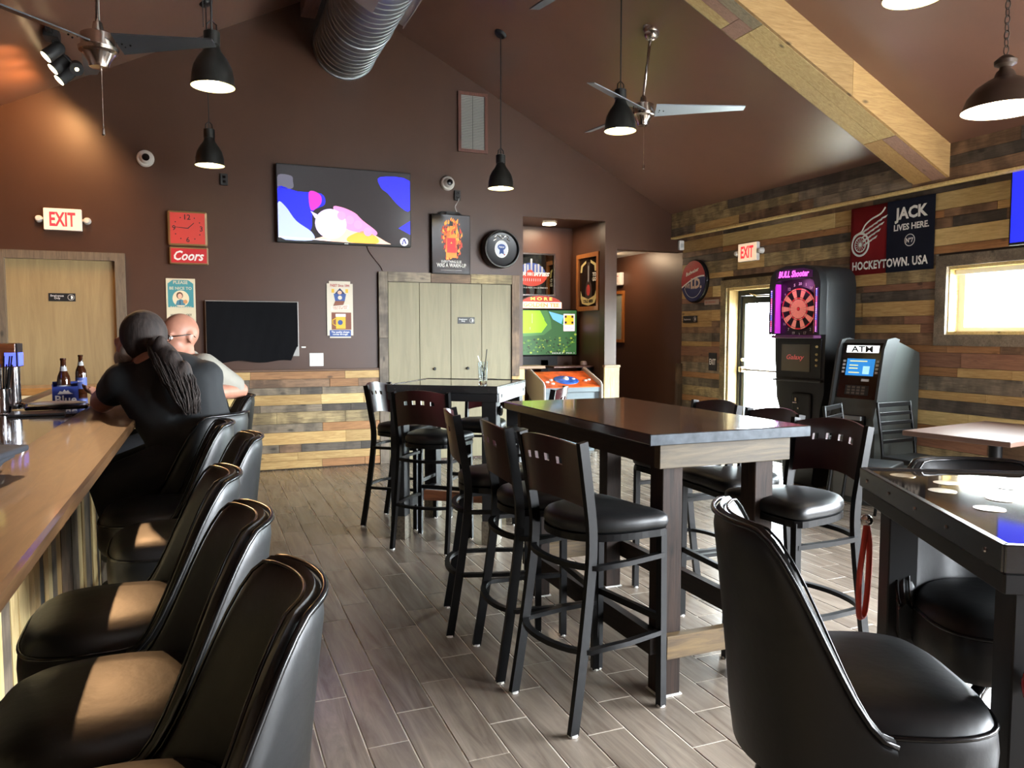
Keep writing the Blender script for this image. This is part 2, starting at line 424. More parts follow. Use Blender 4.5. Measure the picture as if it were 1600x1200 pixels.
# header box along the top of the right wall
XH = 5.43
bm = BM(); box(bm, XH+.02, XB, YF, YB, 2.60, zc(XH)+.0); hd = struct('trim_1', bm, PW['brown'])
y = YB-.001; i = 0
for (z0, z1, kinds) in ((2.60,2.70,('grey','brown','tan','worn')), (2.70,2.79,('worn','grey','dark','grey')), (2.79,2.888,('dark','grey','brown','worn'))):
    y = YB-.001
    while y > 2.6:
        L = rnd.choice((.5,.8,1.1,1.4)); ye = max(y-L, 2.6)
        board(y-ye-.002, z1-z0-.002, .02, PW[rnd.choice(kinds)], hd, (XH+.02, y-.001, z0), -PI/2); y = ye
bm = BM(); box(bm, XH+.02, XB, YF, 2.6, 2.58, 2.888); ob('near_boarding', bm, PW['brown'], hd, kind='stuff')
bm = BM(); box(bm, XH-.012, XH+.05, 2.4, YB-.002, 2.575, 2.60, .004, 1); ob('light_batten', bm, PW['pale'], hd, label='pale wooden batten along the bottom edge')
# --- exit door
bm = BM(); box(bm, XB-.03, XB+.13, 7.33, 7.43, 0, 2.02); box(bm, XB-.03, XB+.13, 6.10, 6.18, 0, 2.02); box(bm, XB-.03, XB+.13, 6.18, 7.33, 1.93, 2.02)
dr = struct('door_1', bm, PW['worn'])
XD = XB+.09
bm = BM(); box(bm, XB-.001, XB+.135, 7.30, 7.33, 0, 1.93); box(bm, XB-.001, XB+.135, 6.18, 6.21, 0, 1.93); box(bm, XB-.001, XB+.135, 6.21, 7.30, 1.90, 1.93)
ob('door_reveal', bm, PWZ_REV, dr)
M_alu = mat('dark_aluminium', (44,48,50), .35, metal=.6)
bm = BM(); box(bm, XD+.03, XD+.10, 7.255, 7.30, 0, 1.93); box(bm, XD+.03, XD+.10, 6.21, 6.27, 0, 1.93); box(bm, XD+.03, XD+.10, 6.25, 7.25, 1.84, 1.90)
ob('door_frame', bm, M_alu, dr)
bm = BM(); box(bm, XD+.045, XD+.085, 7.19, 7.25, .01, 1.835); box(bm, XD+.045, XD+.085, 6.275, 6.36, .01, 1.835); box(bm, XD+.045, XD+.085, 6.35, 7.19, 1.75, 1.835); box(bm, XD+.045, XD+.085, 6.35, 7.19, .01, .2)
dl = ob('door_leaf', bm, M_alu, dr)
bm = BM(); box(bm, XD+.06, XD+.068, 6.35, 7.19, .2, 1.75); ob('pane', bm, M_pane, dl)
bm = BM(); tube(bm, [(XD+.0, 7.2, 1.0), (XD+.0, 6.28, 1.0)], .013); box(bm, XD-.015, XD+.045, 7.17, 7.22, .97, 1.03, .005); ob('push_bar', bm, M_nickel, dl)
bm = BM(); lathe(bm, [(.02,0),(.02,.03),(.012,.035)], 12, (XD+.01, 7.19, 1.11), 'x'); ob('lock', bm, M_nickel, dl)
bm = BM(); box(bm, XD-.02, XD+.04, 6.35, 6.62, 1.77, 1.83, .006); tube(bm, [(XD-.0, 6.6, 1.82), (XD-.08, 6.85, 1.82), (XD+.03, 7.1, 1.86)], .01); ob('door_closer', bm, M_nickel, dr)
# --- small window
bm = BM()
for (a, b_, c_, d_) in ((2.97,4.60,1.95,2.04),(2.97,4.60,1.31,1.40),(4.50,4.60,1.40,1.95),(2.97,3.05,1.40,1.95)): box(bm, XB-.032, XB-.001, a, b_, c_, d_)
wn = struct('window_1', bm, PW['grey'])
bm = BM(); box(bm, XB-.001, XB+.16, 4.49, 4.52, 1.40, 1.95); box(bm, XB-.001, XB+.16, 3.03, 3.06, 1.40, 1.95); box(bm, XB-.001, XB+.16, 3.06, 4.49, 1.925, 1.95); box(bm, XB-.001, XB+.16, 3.06, 4.49, 1.40, 1.425)
ob('window_reveal', bm, PW['pale'], wn)
bm = BM(); box(bm, XB+.10, XB+.13, 4.43, 4.49, 1.425, 1.925); box(bm, XB+.10, XB+.13, 3.06, 3.12, 1.425, 1.925); box(bm, XB+.10, XB+.13, 3.12, 4.43, 1.885, 1.925); box(bm, XB+.10, XB+.13, 3.12, 4.43, 1.425, 1.46)
ob('sash', bm, M_white, wn)
bm = BM(); box(bm, XB+.113, XB+.119, 3.12, 4.43, 1.46, 1.885); ob('pane', bm, M_pane, wn)
bm = BM(); box(bm, XB+.05, XB+.08, 3.07, 4.48, 1.885, 1.92); ob('blind_headrail', bm, M_white, wn)
# unseen windows outside the frame, added and sized for daylight in the room
bm = BM(); box(bm, XB-.02, XB+.13, -2.12, 2.48, .85, .92)
for yy in (-2.12, -.6, .92, 2.42): box(bm, XB+.03, XB+.09, yy, yy+.06, .92, 2.37)
box(bm, XB+.03, XB+.09, -2.12, 2.48, 2.31, 2.37); struct('unseen_window_2', bm, M_alu)
bm = BM()
for xx in (3.6, 4.84): box(bm, xx, xx+.06, YF-.1, YF-.04, .95, 2.25)
box(bm, 3.6, 4.9, YF-.1, YF-.04, .95, 1.01); box(bm, 3.6, 4.9, YF-.1, YF-.04, 2.19, 2.25); struct('unseen_window_3', bm, M_alu)
# outdoors
bm = BM(); box(bm, 5.9, 60, -30, 40, -.25, -.2); tag(ob('parking_lot', bm, mat('pale_concrete', (188,188,182), .9, noise=.05)), 'pale pavement outside the glass exit door', 'pavement')['kind'] = 'structure'

# --- back wall wainscot
bm = BM(); box(bm, -.72, 1.745, YB-.012, YB, 0, 1.02); wc = struct('trim_2', bm, mat('wainscot_backing', (60,46,34), .8))
wrows = [(.082,'tan'),(.085,'pale'),(.085,'grey'),(.125,'pale'),(.09,'brown'),(.12,'worn'),(.075,'grey'),(.105,'pale'),(.075,'grey'),(.085,'orange'),(.08,'tan')]
z = .012
for h, kk in wrows:
    x = -.72
    while x < 1.74:
        L = rnd.choice((.22,.3,.45,.62,.8)) if kk in ('brown','grey','orange') else rnd.choice((.45,.7,.95)); xe = min(x+L, 1.745)
        if 1.745-xe < .06: xe = 1.745
        ks = {'grey': ('grey','dark','grey','brown'), 'pale': ('pale','tan','pale'), 'tan': ('tan','orange','tan'), 'brown': ('brown','orange','grey','brown'), 'worn': ('worn','pale','worn'), 'orange': ('orange','brown','grey')}[kk]
        board(xe-x-.003, h-.003, .02+rnd.random()*.006, PW[rnd.choice(ks)], wc, (x, YB-.012, z)); x = xe
    z += h
bm = BM(); box(bm, -.72, 1.74, YB-.05, YB, 1.02, 1.038, .003, 1); struct('trim_3', bm, mat('brown_cap', (98,72,54), .5))
# --- left service door
bm = BM()
box(bm, -1.735, -1.65, YB-.07, YB, 0, 2.09); box(bm, -.76, -.675, YB-.07, YB, 0, 2.09); box(bm, -1.735, -.675, YB-.07, YB, 2.09, 2.165)
d2 = struct('door_2', bm, M_frame)
bm = BM(); box(bm, -1.65, -.76, YB-.012, YB+.01, .01, 2.09); dlf = ob('door_leaf', bm, M_doorw, d2)
# --- four-board double door
bm = BM()
d3 = None
for k, (a, b_, c_, d_) in enumerate(((1.745,1.845,0,2.07),(3.275,3.37,0,2.07),(1.845,3.275,1.965,2.07))):
    box(bm, a+.004, b_-.004, YB-.03, YB, c_, d_-.004)
d3 = struct('door_3', bm, PWZ['dark'])
for (a, b_, c_, d_, m_) in ((1.745,1.843,0,1.36,PWZ['grey']),(1.745,1.843,1.364,2.07,PWZ['grey']),(3.277,3.37,0,.92,PWZ['tan']),(3.277,3.37,.924,2.07,PWZ['brown'])):
    bm = BM(); box(bm, a, b_, YB-.046, YB-.03, c_, d_, .002, 1); ob('jamb_board', bm, m_, d3)
for (a, b_, m_) in ((1.845,2.32,PW['grey']),(2.323,2.78,PW['brown']),(2.783,3.275,PW['worn'])):
    bm = BM(); box(bm, a, b_, YB-.046, YB-.03, 1.967, 2.07, .002, 1); ob('head_board', bm, m_, d3)
xs_ = [1.848, 2.195, 2.552, 2.915, 3.272]
for k in range(4):
    bm = BM(); box(bm, xs_[k]+.0025, xs_[k+1]-.0025, YB-.028, YB-.004, .02, 1.962, .002, 1); ob('door_board', bm, M_doorg, d3)
for xx in (2.36, 2.745):
    bm = BM(); lathe(bm, [(.006,-.03),(.014,-.035),(.017,-.045),(.012,-.052)], 12, (xx, YB-.0, 1.02), 'y'); ob('knob', bm, M_black, d3)
# trims each side of alcove, planked posts below 1.03
bm = BM(); box(bm, 3.372, 3.44, YB-.03, YB+.16, 0, 1.0); 
t4 = struct('trim_4', bm, PWZ['pale'])
bm = BM(); box(bm, 3.35, 3.70, YB-.045, YB+.2, 1.0, 1.035, .004, 1); struct('trim_5', bm, mat('ledge_brown', (150,122,96), .5))
bm = BM(); box(bm, 4.49, 4.57, YB-.03, YB, 0, 1.0); box(bm, 4.572, 4.665, YB-.03, YB, 0, 1.0); box(bm, 4.661, 4.69, YB-.03, YB+.16, 0, 1.0)
struct('trim_6', bm, PWZ['pale'])
bm = BM(); box(bm, 4.48, 4.70, YB-.045, YB+.02, 1.0, 1.028, .004, 1)
struct('trim_7', bm, mat('ledge_brown', (150,122,96), .5))
bm = BM(); box(bm, 5.53, 5.60, YB-.03, YB+.02, 0, 1.03); struct('trim_8', bm, PWZ['brown'])
bm = BM(); box(bm, 3.98, 4.535, 8.55, 8.80, .985, 1.005, .003, 1)
sh = tag(ob('wall_shelf', bm, mat('ledge_dark', (96,60,50), .45)), 'narrow brown shelf fixed on the alcove side wall', 'shelf')
bm = BM(); prism(bm, [(4.38,.985),(4.535,.985),(4.535,.78)], 8.62, 8.635); ob('bracket', bm, M_blackm, sh)
bm = BM(); prism(bm, [(4.38,.985),(4.535,.985),(4.535,.78)], 8.74, 8.755); ob('bracket', bm, M_blackm, sh)
bm = BM(); lathe(bm, [(.03,0),(.045,.01),(.04,.05),(.02,.06)], 14, (4.44, 8.65, 1.006)); tag(ob('candle_cup', bm, mat('dusty_cup', (150,120,105), .5)), 'small dusty pink cup on the alcove shelf', 'cup')
# low collar tie beam, boxed in pale boards, following the slope
BY0, BY1 = 4.39, 4.72
def slope(x, d=0): return zc(x)-d
bm = BM(); dpt = .245
prism(bm, [(RX+.2, slope(RX+.2, dpt)), (5.44, slope(5.44, dpt)), (5.44, slope(5.44)+.02), (RX+.2, slope(RX+.2)+.02)], BY0+.012, BY1-.012)
beam = struct('trim_9', bm, PW['brown'])
def slantboard(x0, x1, ya, yb, d0, d1, m):
    bm = BM()
    v = [(x0, slope(x0, d0)), (x1, slope(x1, d0)), (x1, slope(x1, d1)), (x0, slope(x0, d1))]
    prism(bm, v, ya, yb); ob('plank', bm, m, beam)
M_b1 = wood('beam_pale', (196,172,118), (164,136,86)); M_b2 = wood('beam_tan', (168,134,84), (138,104,60)); M_b3 = wood('beam_pinkish', (140,108,92), (116,88,74)); M_b4 = wood('beam_grey', (150,138,112), (118,104,80))
for (a, b_, m_) in ((1.5,3.0,M_b1),(3.0,4.42,M_b2),(4.42,5.45,M_b2)): slantboard(a+.003, b_, BY0-.012, BY0+.012, dpt+.012, -.0, m_)
for (a, b_, m_) in ((1.5,3.9,M_b4),(3.9,5.42,M_b1)): slantboard(a, b_, BY1-.012, BY1+.01, dpt, -.0, m_)
for (a, b_, ya, yb, m_) in ((1.5,3.62,BY0+.014,4.50,M_b4),(3.625,4.88,BY0+.014,4.56,M_b1),(4.885,5.45,BY0+.014,4.53,M_b3),
                            (1.5,3.5,4.505,4.60,M_b3),(1.5,3.5,4.605,4.705,M_b1),(3.625,4.88,4.565,4.705,M_b1),(3.505,3.62,4.505,4.705,M_b3),(4.885,5.45,4.535,4.705,M_b2)):
    slantboard(a, b_, ya, yb, dpt+.014, dpt-.002, m_)

# ================================================================ FURNITURE
def arc(cx, cy, r, a0, a1, n, z, ry=None):
    return [(cx+r*math.cos(a0+(a1-a0)*k/(n-1)), cy+(ry or r)*math.sin(a0+(a1-a0)*k/(n-1)), z) for k in range(n)]
# ---- pub chair: local +x is forward, origin on the floor under the seat
def pub_chair():
    t = thing('bar_chair', '', 'chair')
    # seat cushion
    out = [(.205,-.215),(.205,.215)]
    pts = sm([(.20,-.20),(.205,0),(.20,.20),(.10,.213),(-.02,.195),(-.12,.15),(-.17,.08),(-.185,0),(-.17,-.08),(-.12,-.15),(-.02,-.195),(.10,-.213)], 4, True)
    bm = BM(); rings = []
    for s_, z_ in ((.93,.690),(.985,.700),(1.0,.715),(.985,.733),(.93,.745),(.75,.753),(.4,.757),(.02,.758)):
        rings.append([bm.verts.new((p.x*s_+.01*(1-s_), p.y*s_, z_)) for p in pts])
    for i in range(len(rings)-1):
        n = len(rings[i])
        for k in range(n): bm.faces.new((rings[i][k], rings[i][(k+1) % n], rings[i+1][(k+1) % n], rings[i+1][k]))
    bm.faces.new(rings[0][::-1]); bm.faces.new(rings[-1])
    ob('seat', bm, M_vinyl, t, smooth=40)
    bm = BM(); q = [(p.x*.93, p.y*.93, .677) for p in pts]
    tube(bm, q, 0, closed=True, rect=(.022,.026)); ob('seat_frame', bm, M_black, t)
    for s in (-1, 1):
        bm = BM(); tube(bm, [(.18, s*.192, .004), (.18, s*.185, .68)], 0, rect=(.028,.028), up=(1,0,0)); l = ob('leg', bm, M_black, t)
        bm = BM(); lathe(bm, [(.017,0),(.017,.008)], 8, (.18, s*.192, 0)); ob('foot_cap', bm, M_white, l)
        pr = sm([(-.235, s*.195, .004), (-.195, s*.19, .25), (-.155, s*.183, .55), (-.148, s*.182, .70), (-.165, s*.186, .83), (-.20, s*.192, 1.035)], 4)
        bm = BM(); tube(bm, pr, 0, rect=(.022,.036), up=(1,0,0)); l = ob('leg', bm, M_black, t, smooth=50)
        bm = BM(); lathe(bm, [(.018,0),(.018,.008)], 8, (-.235, s*.195, 0)); ob('foot_cap', bm, M_white, l)
    # curved wooden back with four square holes
    W = .182; zb = lambda u: .815-.0*u; xs = []
    ubr = [-1,-.62,-.5,-.24,-.12,.12,.24,.5,.62,1]; ubr = [-1,-.8,-.60,-.46,-.26,-.12,.08,.22,.42,.56,.8,1]
    holes = [(-.60,-.46),(-.26,-.12),(.08,.22),(.42,.56)]
    def PT(u, v, d):   # u -1..1 across, v 0..1 up, d thickness
        bow = .045*(1-u*u); lean = -.035*v
        zlo = .80+.028*(1-u*u); zhi = 1.022+.026*(1-u*u)
        return (-.163+lean-bow-d, u*W, zlo+(zhi-zlo)*v)
    vbr = [0,.25,.58,.70,.88,1]
    bm = BM(); G = {}
    for d in (0, 1):
        for i, u in enumerate(ubr):
            for j, v in enumerate(vbr): G[d,i,j] = bm.verts.new(PT(u, v, d*.012))
    nu, nv = len(ubr)-1, len(vbr)-1
    def solid(i, j):
        if i < 0 or j < 0 or i >= nu or j >= nv: return False
        return not (j == 2 and (ubr[i], ubr[i+1]) in holes)
    for i in range(nu):
        for j in range(nv):
            if not solid(i, j): continue
            bm.faces.new((G[0,i,j],G[0,i+1,j],G[0,i+1,j+1],G[0,i,j+1])); bm.faces.new((G[1,i,j],G[1,i,j+1],G[1,i+1,j+1],G[1,i+1,j]))
            for (di, dj, a, b_) in ((-1,0,(i,j),(i,j+1)),(1,0,(i+1,j),(i+1,j+1)),(0,-1,(i,j),(i+1,j)),(0,1,(i,j+1),(i+1,j+1))):
                if not solid(i+di, j+dj): bm.faces.new((G[0,a[0],a[1]],G[0,b_[0],b_[1]],G[1,b_[0],b_[1]],G[1,a[0],a[1]]))
    ob('backrest', bm, M_mahog, t, smooth=35)
    # two U-shaped rails that wrap round the rear legs, and a front stretcher
    for z_, nm in ((.29, 'foot_rail'), (.585, 'upper_rail')):
        e = .02 if z_ < .4 else -.015
        pts = [(.18,-.19,z_),(.0,-.205,z_)]+[(-.12+(.0-e)-(.10)*math.sin(a)-.0, -.205*math.cos(a), z_) for a in [PI*k/12 for k in range(1,12)]]+[(.0,.205,z_),(.18,.19,z_)]
        bm = BM(); tube(bm, pts, 0, rect=(.024,.018)); ob(nm, bm, M_black, t, smooth=50)
    bm = BM(); tube(bm, [(.18,-.19,.34),(.18,.19,.34)], 0, rect=(.02,.026)); ob('stretcher', bm, M_black, t)
    return t
pc = pub_chair()
deg = math.radians
PCG = 'pub chairs round the high tables'
spots = [
 (1.365,2.572,10,'black steel bar chair nearest the camera on the left side of the long dark table'),
 (1.33,2.995,-5,'middle of the three steel bar chairs on the left of the long dark table'),
 (1.31,3.48,-15,'farthest of the three steel bar chairs on the left of the long dark table'),
 (2.27,2.50,184,'steel bar chair with its mahogany back showing right of the long dark table, nearest'),
 (2.36,2.98,177,'middle steel bar chair on the right of the long dark table, before the dart machine'),
 (2.38,3.45,180,'farthest steel bar chair on the right of the long dark table, before the glass door'),
 (1.413,4.93,49,'steel bar chair with red-brown back seen from behind, near side of the square table'),
 (1.358,5.57,-38,'steel bar chair with shiny side-on back at the left of the square high table'),
 (1.99,5.60,-130,'steel bar chair facing the room behind the square high table, before the board door'),
 (2.12,4.92,142,'steel bar chair with a bright red back before the golf arcade cabinet'),
]
for i, (x, y, a, lab) in enumerate(spots):
    o = pc if i == 0 else copy_tree(pc)
    place(o, (x, y, 0), deg(a), lab, PCG)

# ---- padded bucket stool
def bucket_stool():
    t = thing('bucket_stool', '', 'stool')
    # outline of seat (rounded D, front = +x)
    def outline(s_): return [Vector((p.x*s_, p.y*s_, 0)) for p in sm([(.212,0),(.206,.12),(.172,.193),(.08,.225),(-.06,.215),(-.16,.155),(-.21,.0),(-.16,-.155),(-.06,-.215),(.08,-.225),(.172,-.193),(.206,-.12)], 4, True)]
    bm = BM(); rings = []
    for s_, z_ in ((.86,.615),(.95,.622),(1.0,.645),(1.01,.69),(.995,.722),(.97,.733),(.93,.752),(.8,.768),(.5,.777),(.02,.78)):
        rings.append([bm.verts.new((p.x, p.y, z_)) for p in outline(s_)])
    for i in range(len(rings)-1):
        n = len(rings[i])
        for k in range(n): bm.faces.new((rings[i][k], rings[i][(k+1) % n], rings[i+1][(k+1) % n], rings[i+1][k]))
    bm.faces.new(rings[0][::-1]); bm.faces.new(rings[-1])
    ob('seat', bm, M_vinyl, t, smooth=60)
    bm = BM(); tube(bm, [(p.x, p.y, .731) for p in outline(.985)], .005, 6, closed=True); ob('piping', bm, M_pipe, t, smooth=True)
    # wrap-round back shell
    nphi = 33; A = deg(84)
    def top(f):
        q = min(1, max(0, (abs(f)/A-.34)/.66)); return .735+.335*(1-q*q*(3-2*q))
    def P(f, z_, off):
        k = (z_-.62)/.45; r = (.245+.028*max(k, 0)**1.5+off)
        rx = r*(.98+.0*k)+.02*k*max(0, math.cos(f)); 
        return (-rx*math.cos(f)+.0, r*math.sin(f)*.99, z_)
    bm = BM(); V = {}
    lev = [0,.15,.35,.6,.82,.94,1.0]
    cols = []
    for i in range(nphi):
        f = -A+2*A*i/(nphi-1); zt = top(f); col = []
        zl = .612+.03*(abs(f)/A)**4
        for L_ in lev: col.append(bm.verts.new(P(f, zl+(zt-.012-zl)*L_, .012 if 0 < L_ < .95 else .006)))
        col.append(bm.verts.new(P(f, zt+.002, -.007)))
        for L_ in lev[::-1]: col.append(bm.verts.new(P(f, max(zl, .66)*(1-L_)+(zt-.012)*L_ if zt-.012 > .66 else zl, -.026-.045*(1-L_) if L_ < .95 else -.018)))
        cols.append(col)
    m_ = len(cols[0])
    for i in range(nphi-1):
        for j in range(m_): bm.faces.new((cols[i][j], cols[i][(j+1) % m_], cols[i+1][(j+1) % m_], cols[i+1][j]))
    bm.faces.new(cols[0]); bm.faces.new(cols[-1][::-1])
    ob('backrest', bm, M_vinyl, t, smooth=60)
    for off in (.009, -.021):
        pts = [P(-A+2*A*i/(nphi-1), top(-A+2*A*i/(nphi-1))-.004, off) for i in range(nphi)]
        bm = BM(); tube(bm, pts, .0055 if off > 0 else .003, 6); ob('piping', bm, M_pipe, t, smooth=True)
    bm = BM(); lathe(bm, [(.12,.585),(.12,.60),(.16,.612),(.16,.618)], 20); ob('swivel_plate', bm, M_black, t)
    for sx in (-1, 1):
        for sy in (-1, 1):
            bm = BM(); tube(bm, sm([(sx*.09, sy*.09, .592), (sx*.135, sy*.135, .56), (sx*.155, sy*.155, .42), (sx*.215, sy*.215, .006)], 4), .0165, 10)
            l = ob('leg', bm, M_gloss, t, smooth=True)
            bm = BM(); lathe(bm, [(.02,0),(.02,.014)], 10, (sx*.215, sy*.215, 0)); ob('foot_cap', bm, M_blackm, l)
    bm = BM(); tube(bm, [(.262*math.cos(2*PI*k/28), .262*math.sin(2*PI*k/28), .27) for k in range(28)], .011, 8, closed=True); ob('foot_ring', bm, M_gloss, t, smooth=True)
    return t
bs = bucket_stool(); bs.scale = (.94, .94, 1)
BSG = 'black bucket stools along the bar'
fs = [
 (-.13,1.08,182,'nearest black bucket stool at the bar, its back filling the lower left foreground',BSG),
 (-.165,1.52,183,'second black bucket stool from the camera along the bar',BSG),
 (-.20,2.01,182,'third black bucket stool from the camera along the bar',BSG),
 (-.10,2.71,183,'fourth black bucket stool along the bar, just nearer than the man in black',BSG),
 (-.175,3.17,180,'fifth black bucket stool along the bar, right behind the man in black',BSG),
 (-.09,3.64,140,'black bucket stool the man in the black shirt sits on',BSG),
 (-.02,4.50,184,'farthest black bucket stool at the bar, under the bald man in grey',BSG),
 (1.165,1.10,-25,'big black bucket stool in the right foreground pushed under the glass-topped table','black bucket stools at the glass-topped table'),
 (1.80,1.25,-119,'black bucket stool half hidden beneath the glass-topped table at right','black bucket stools at the glass-topped table'),
]
for i, (x, y, a, lab, g) in enumerate(fs):
    o = bs if i == 0 else copy_tree(bs)
    place(o, (x, y, 0), deg(a), lab, g)

# ---- long dark pub table
t = thing('pub_table', 'long dark-stained wooden bar-height table with zinc-edged end and post legs', 'table', (1.87, 3.125, 0))
bm = BM(); box(bm, -.37, .37, -.733, .735, 1.003, 1.043, .004, 1); ob('table_top', bm, M_tabtop, t)
bm = BM(); box(bm, -.372, .372, -.739, -.733, 1.0, 1.042, .002, 1); ob('edge_strip', bm, M_metaledge, t, label='mottled zinc strip on the near end')
for x in (-.302, .262):
    bm = BM(); box(bm, x, x+.04, -.66, .66, .91, 1.003); ob('side_rail', bm, M_tabrail, t)
for y in (-.70, .66):
    bm = BM(); box(bm, -.305, .305, y, y+.04, .905, 1.001, .002, 1); ob('end_rail', bm, M_tabraily, t, label='weathered pale end rail' if y < 0 else None)
for x in (-.262, .172):
    for y in (-.655, .565):
        bm = BM(); box(bm, x, x+.09, y, y+.09, .004, .905, .003, 1); l = ob('leg', bm, M_tableg, t)
        bm = BM(); box(bm, x-.006, x+.096, y-.006, y+.096, 0, .006); ob('felt_pad', bm, M_white, l)
for x in (-.30, .262):
    bm = BM(); box(bm, x, x+.038, -.64, .64, .17, .26); ob('stretcher', bm, M_tabrail, t)
for y in (-.695, .655):
    bm = BM(); box(bm, -.26, .29, y, y+.04, .165, .255, .002, 1); ob('stretcher', bm, wood('stained_end_stretcher', (104,84,52), (58,44,30), 'x', .5, 4), t)

# ---- square high tables (black frame, clear glossy top)
M_epoxy = mat('glossy_dark_table_top', (52,44,36), .05, spec=.7, coat=1, noise=.5, nscale=5)
M_diam = mat('tread_plate', (120,112,98), .5, metal=.7, noise=.4, nscale=70)
def square_table(name, label, S, H, legs_metal, white_end):
    t = thing(name, label, 'table')
    h = S/2; lh = .05 if legs_metal else .036
    bm = BM(); box(bm, -h+.012, h-.012, -h+.012, h-.012, H-.03, H-.004); ob('table_top', bm, M_epoxy, t)
    for k in range(4):
        bm = BM(); box(bm, -h, h, -h-.004, -h+.012, H-.05, H, .002, 1)
        m_ = mat('bright_steel_angle', (214,216,218), .18, metal=.9) if (white_end or k in (0,1,3)) else M_black
        ob('edge_strip', bm, mat('steel_angle', (96,98,100), .25, metal=.9), t, rot=(0,0,k*PI/2))
        bm = BM(); box(bm, -h+.004, h-.004, -h+.002, -h+.03, H-.105 if legs_metal else H-.088, H-.052, .002, 1)
        r = ob('apron', bm, mat('black_stained_apron', (24,24,26), .5) , t, rot=(0,0,k*PI/2))
        bm = BM()
        for j in range(5): lathe(bm, [(.004,-h-.007),(.005,-h-.004)], 8, (-h+.06+j*(S-.12)/4, 0, H-.026), 'y')
        ob('screw', bm, M_nickel, t, rot=(0,0,k*PI/2), kind='stuff')
    for sx in (-1, 1):
        for sy in (-1, 1):
            ins = .065 if legs_metal else .075; x, y = sx*(h-ins), sy*(h-ins)
            bm = BM(); box(bm, x-lh, x+lh, y-lh, y+lh, .004, H-.05, .003, 1); l = ob('leg', bm, M_blackm, t)
            if legs_metal:
                bm = BM(); box(bm, x-.053, x+.053, y-.053, y+.053, 0, .16, .002, 1); ob('tread_plate_sleeve', bm, M_diam, l)
    for sx in (-1, 1):
        bm = BM(); box(bm, sx*(h-.10)-.02, sx*(h-.10)+.02, -h+.1, h-.1, .20, .27); ob('stretcher', bm, M_blackm, t)
    bm = BM(); box(bm, -h+.08, h-.08, -.02, .02, .2, .27); ob('stretcher', bm, wood('copper_foot_bar', (140,86,56), (96,54,34), 'x', .4), t)
    return t
t2 = square_table('square_pub_table', 'square black high table with riveted edge, a glass with straws on it', .78, 1.065, True, True)
t2.location = (1.69, 5.225, 0); t2.rotation_euler = (0,0,deg(-36))
M_alum = mat('brushed_panel_reflection', (222,224,224), .45, noise=.1, nscale=60)  # white colour stands for the window reflected in the metal
bm = BM(); box(bm, .3895, .3945, -.36, .36, .955, 1.045); e = ob('end_plate', bm, M_alum, t2, label='brushed-metal plate on the right side, window reflection painted white')
for yy in (-.31, .31):
    bm = BM(); box(bm, .3945, .398, yy-.02, yy+.02, .985, 1.01, .001, 1); ob('latch', bm, M_blackm, e)
bm = BM(); lathe(bm, [(.028,.38),(.034,.385),(.034,.40),(.02,.405)], 14, (0, -.33, .90), 'x'); ob('lock', bm, M_gloss, t2)
t3 = square_table('glass_topped_table', 'black high table with mirror-gloss top and steel rim at the right edge', .765, 1.05, False, False)
t3.location = (1.783, 1.032, 0); t3.rotation_euler = (0,0,deg(-29.3))
bm = BM()
for k in range(9): lathe(bm, [(.03,1.0460),(.03,1.0466),(.021,1.0466),(.021,1.0462)], 20, ((-.31,-.24,-.29,-.20,-.12,-.27,-.05,.10,.22)[k], (.29,.20,.10,.02,.16,-.08,-.12,.05,-.2)[k], .0005))
ob('inlaid_ring', bm, mat('brass_ring', (150,128,92), .4, metal=.5), t3, kind='stuff')
# red strap hanging from its left post
bm = BM(); tube(bm, sm([(0,0,.90),(.012,0,.84),(.018,.006,.74),(.01,.006,.66),(-.005,.004,.645),(-.018,0,.66),(-.02,0,.75),(-.008,0,.84),(0,0,.90)], 5), .0075, 8)
st = tag(ob('wrist_strap', bm, mat('red_orange_rubber', (186,52,30), .45), smooth=True, loc=(1.605,1.50,.015)), 'red-orange strap looped on the post of the glass-topped table', 'strap')
bm = BM(); ball(bm, (0,0,.905), .016, 2); ob('snap', bm, M_nickel, st, smooth=True)
bm = BM(); ball(bm, (1.325, .86, .80), .026, 2, (1,1,1.5)); tube(bm, [(1.325,.86,.83),(1.33,.875,.86)], .006)
tag(ob('red_knob', bm, mat('glossy_red', (170,16,18), .2), smooth=True), 'glossy red knob on the near post of the glass-topped table', 'knob')

# ---- glass with straws on the square table
t = thing('drink_glass', 'clear glass tumbler with ice and a dark straw on the square table', 'glass', (1.83, 5.12, 1.0625))
bm = BM(); lathe(bm, [(.027,.0),(.030,.01),(.036,.15),(.034,.15),(.028,.012),(.0,.010)], 20, cap=False); ob('tumbler', bm, M_glassw, t, smooth=60)
bm = BM()
for k in range(7):
    a = k*2.4; ball(bm, (.012*math.cos(a), .012*math.sin(a), .03+.014*k), .011, 1)
ob('ice', bm, M_glassw, t, kind='stuff')
for a, m_, h in ((.3, M_blackm, .235), (2.6, M_white, .19)):
    bm = BM(); tube(bm, [(.0,.0,.012),(.024*math.cos(a),.024*math.sin(a),.15),(.036*math.cos(a),.036*math.sin(a),h)], .0035, 6); ob('straw', bm, m_, t)

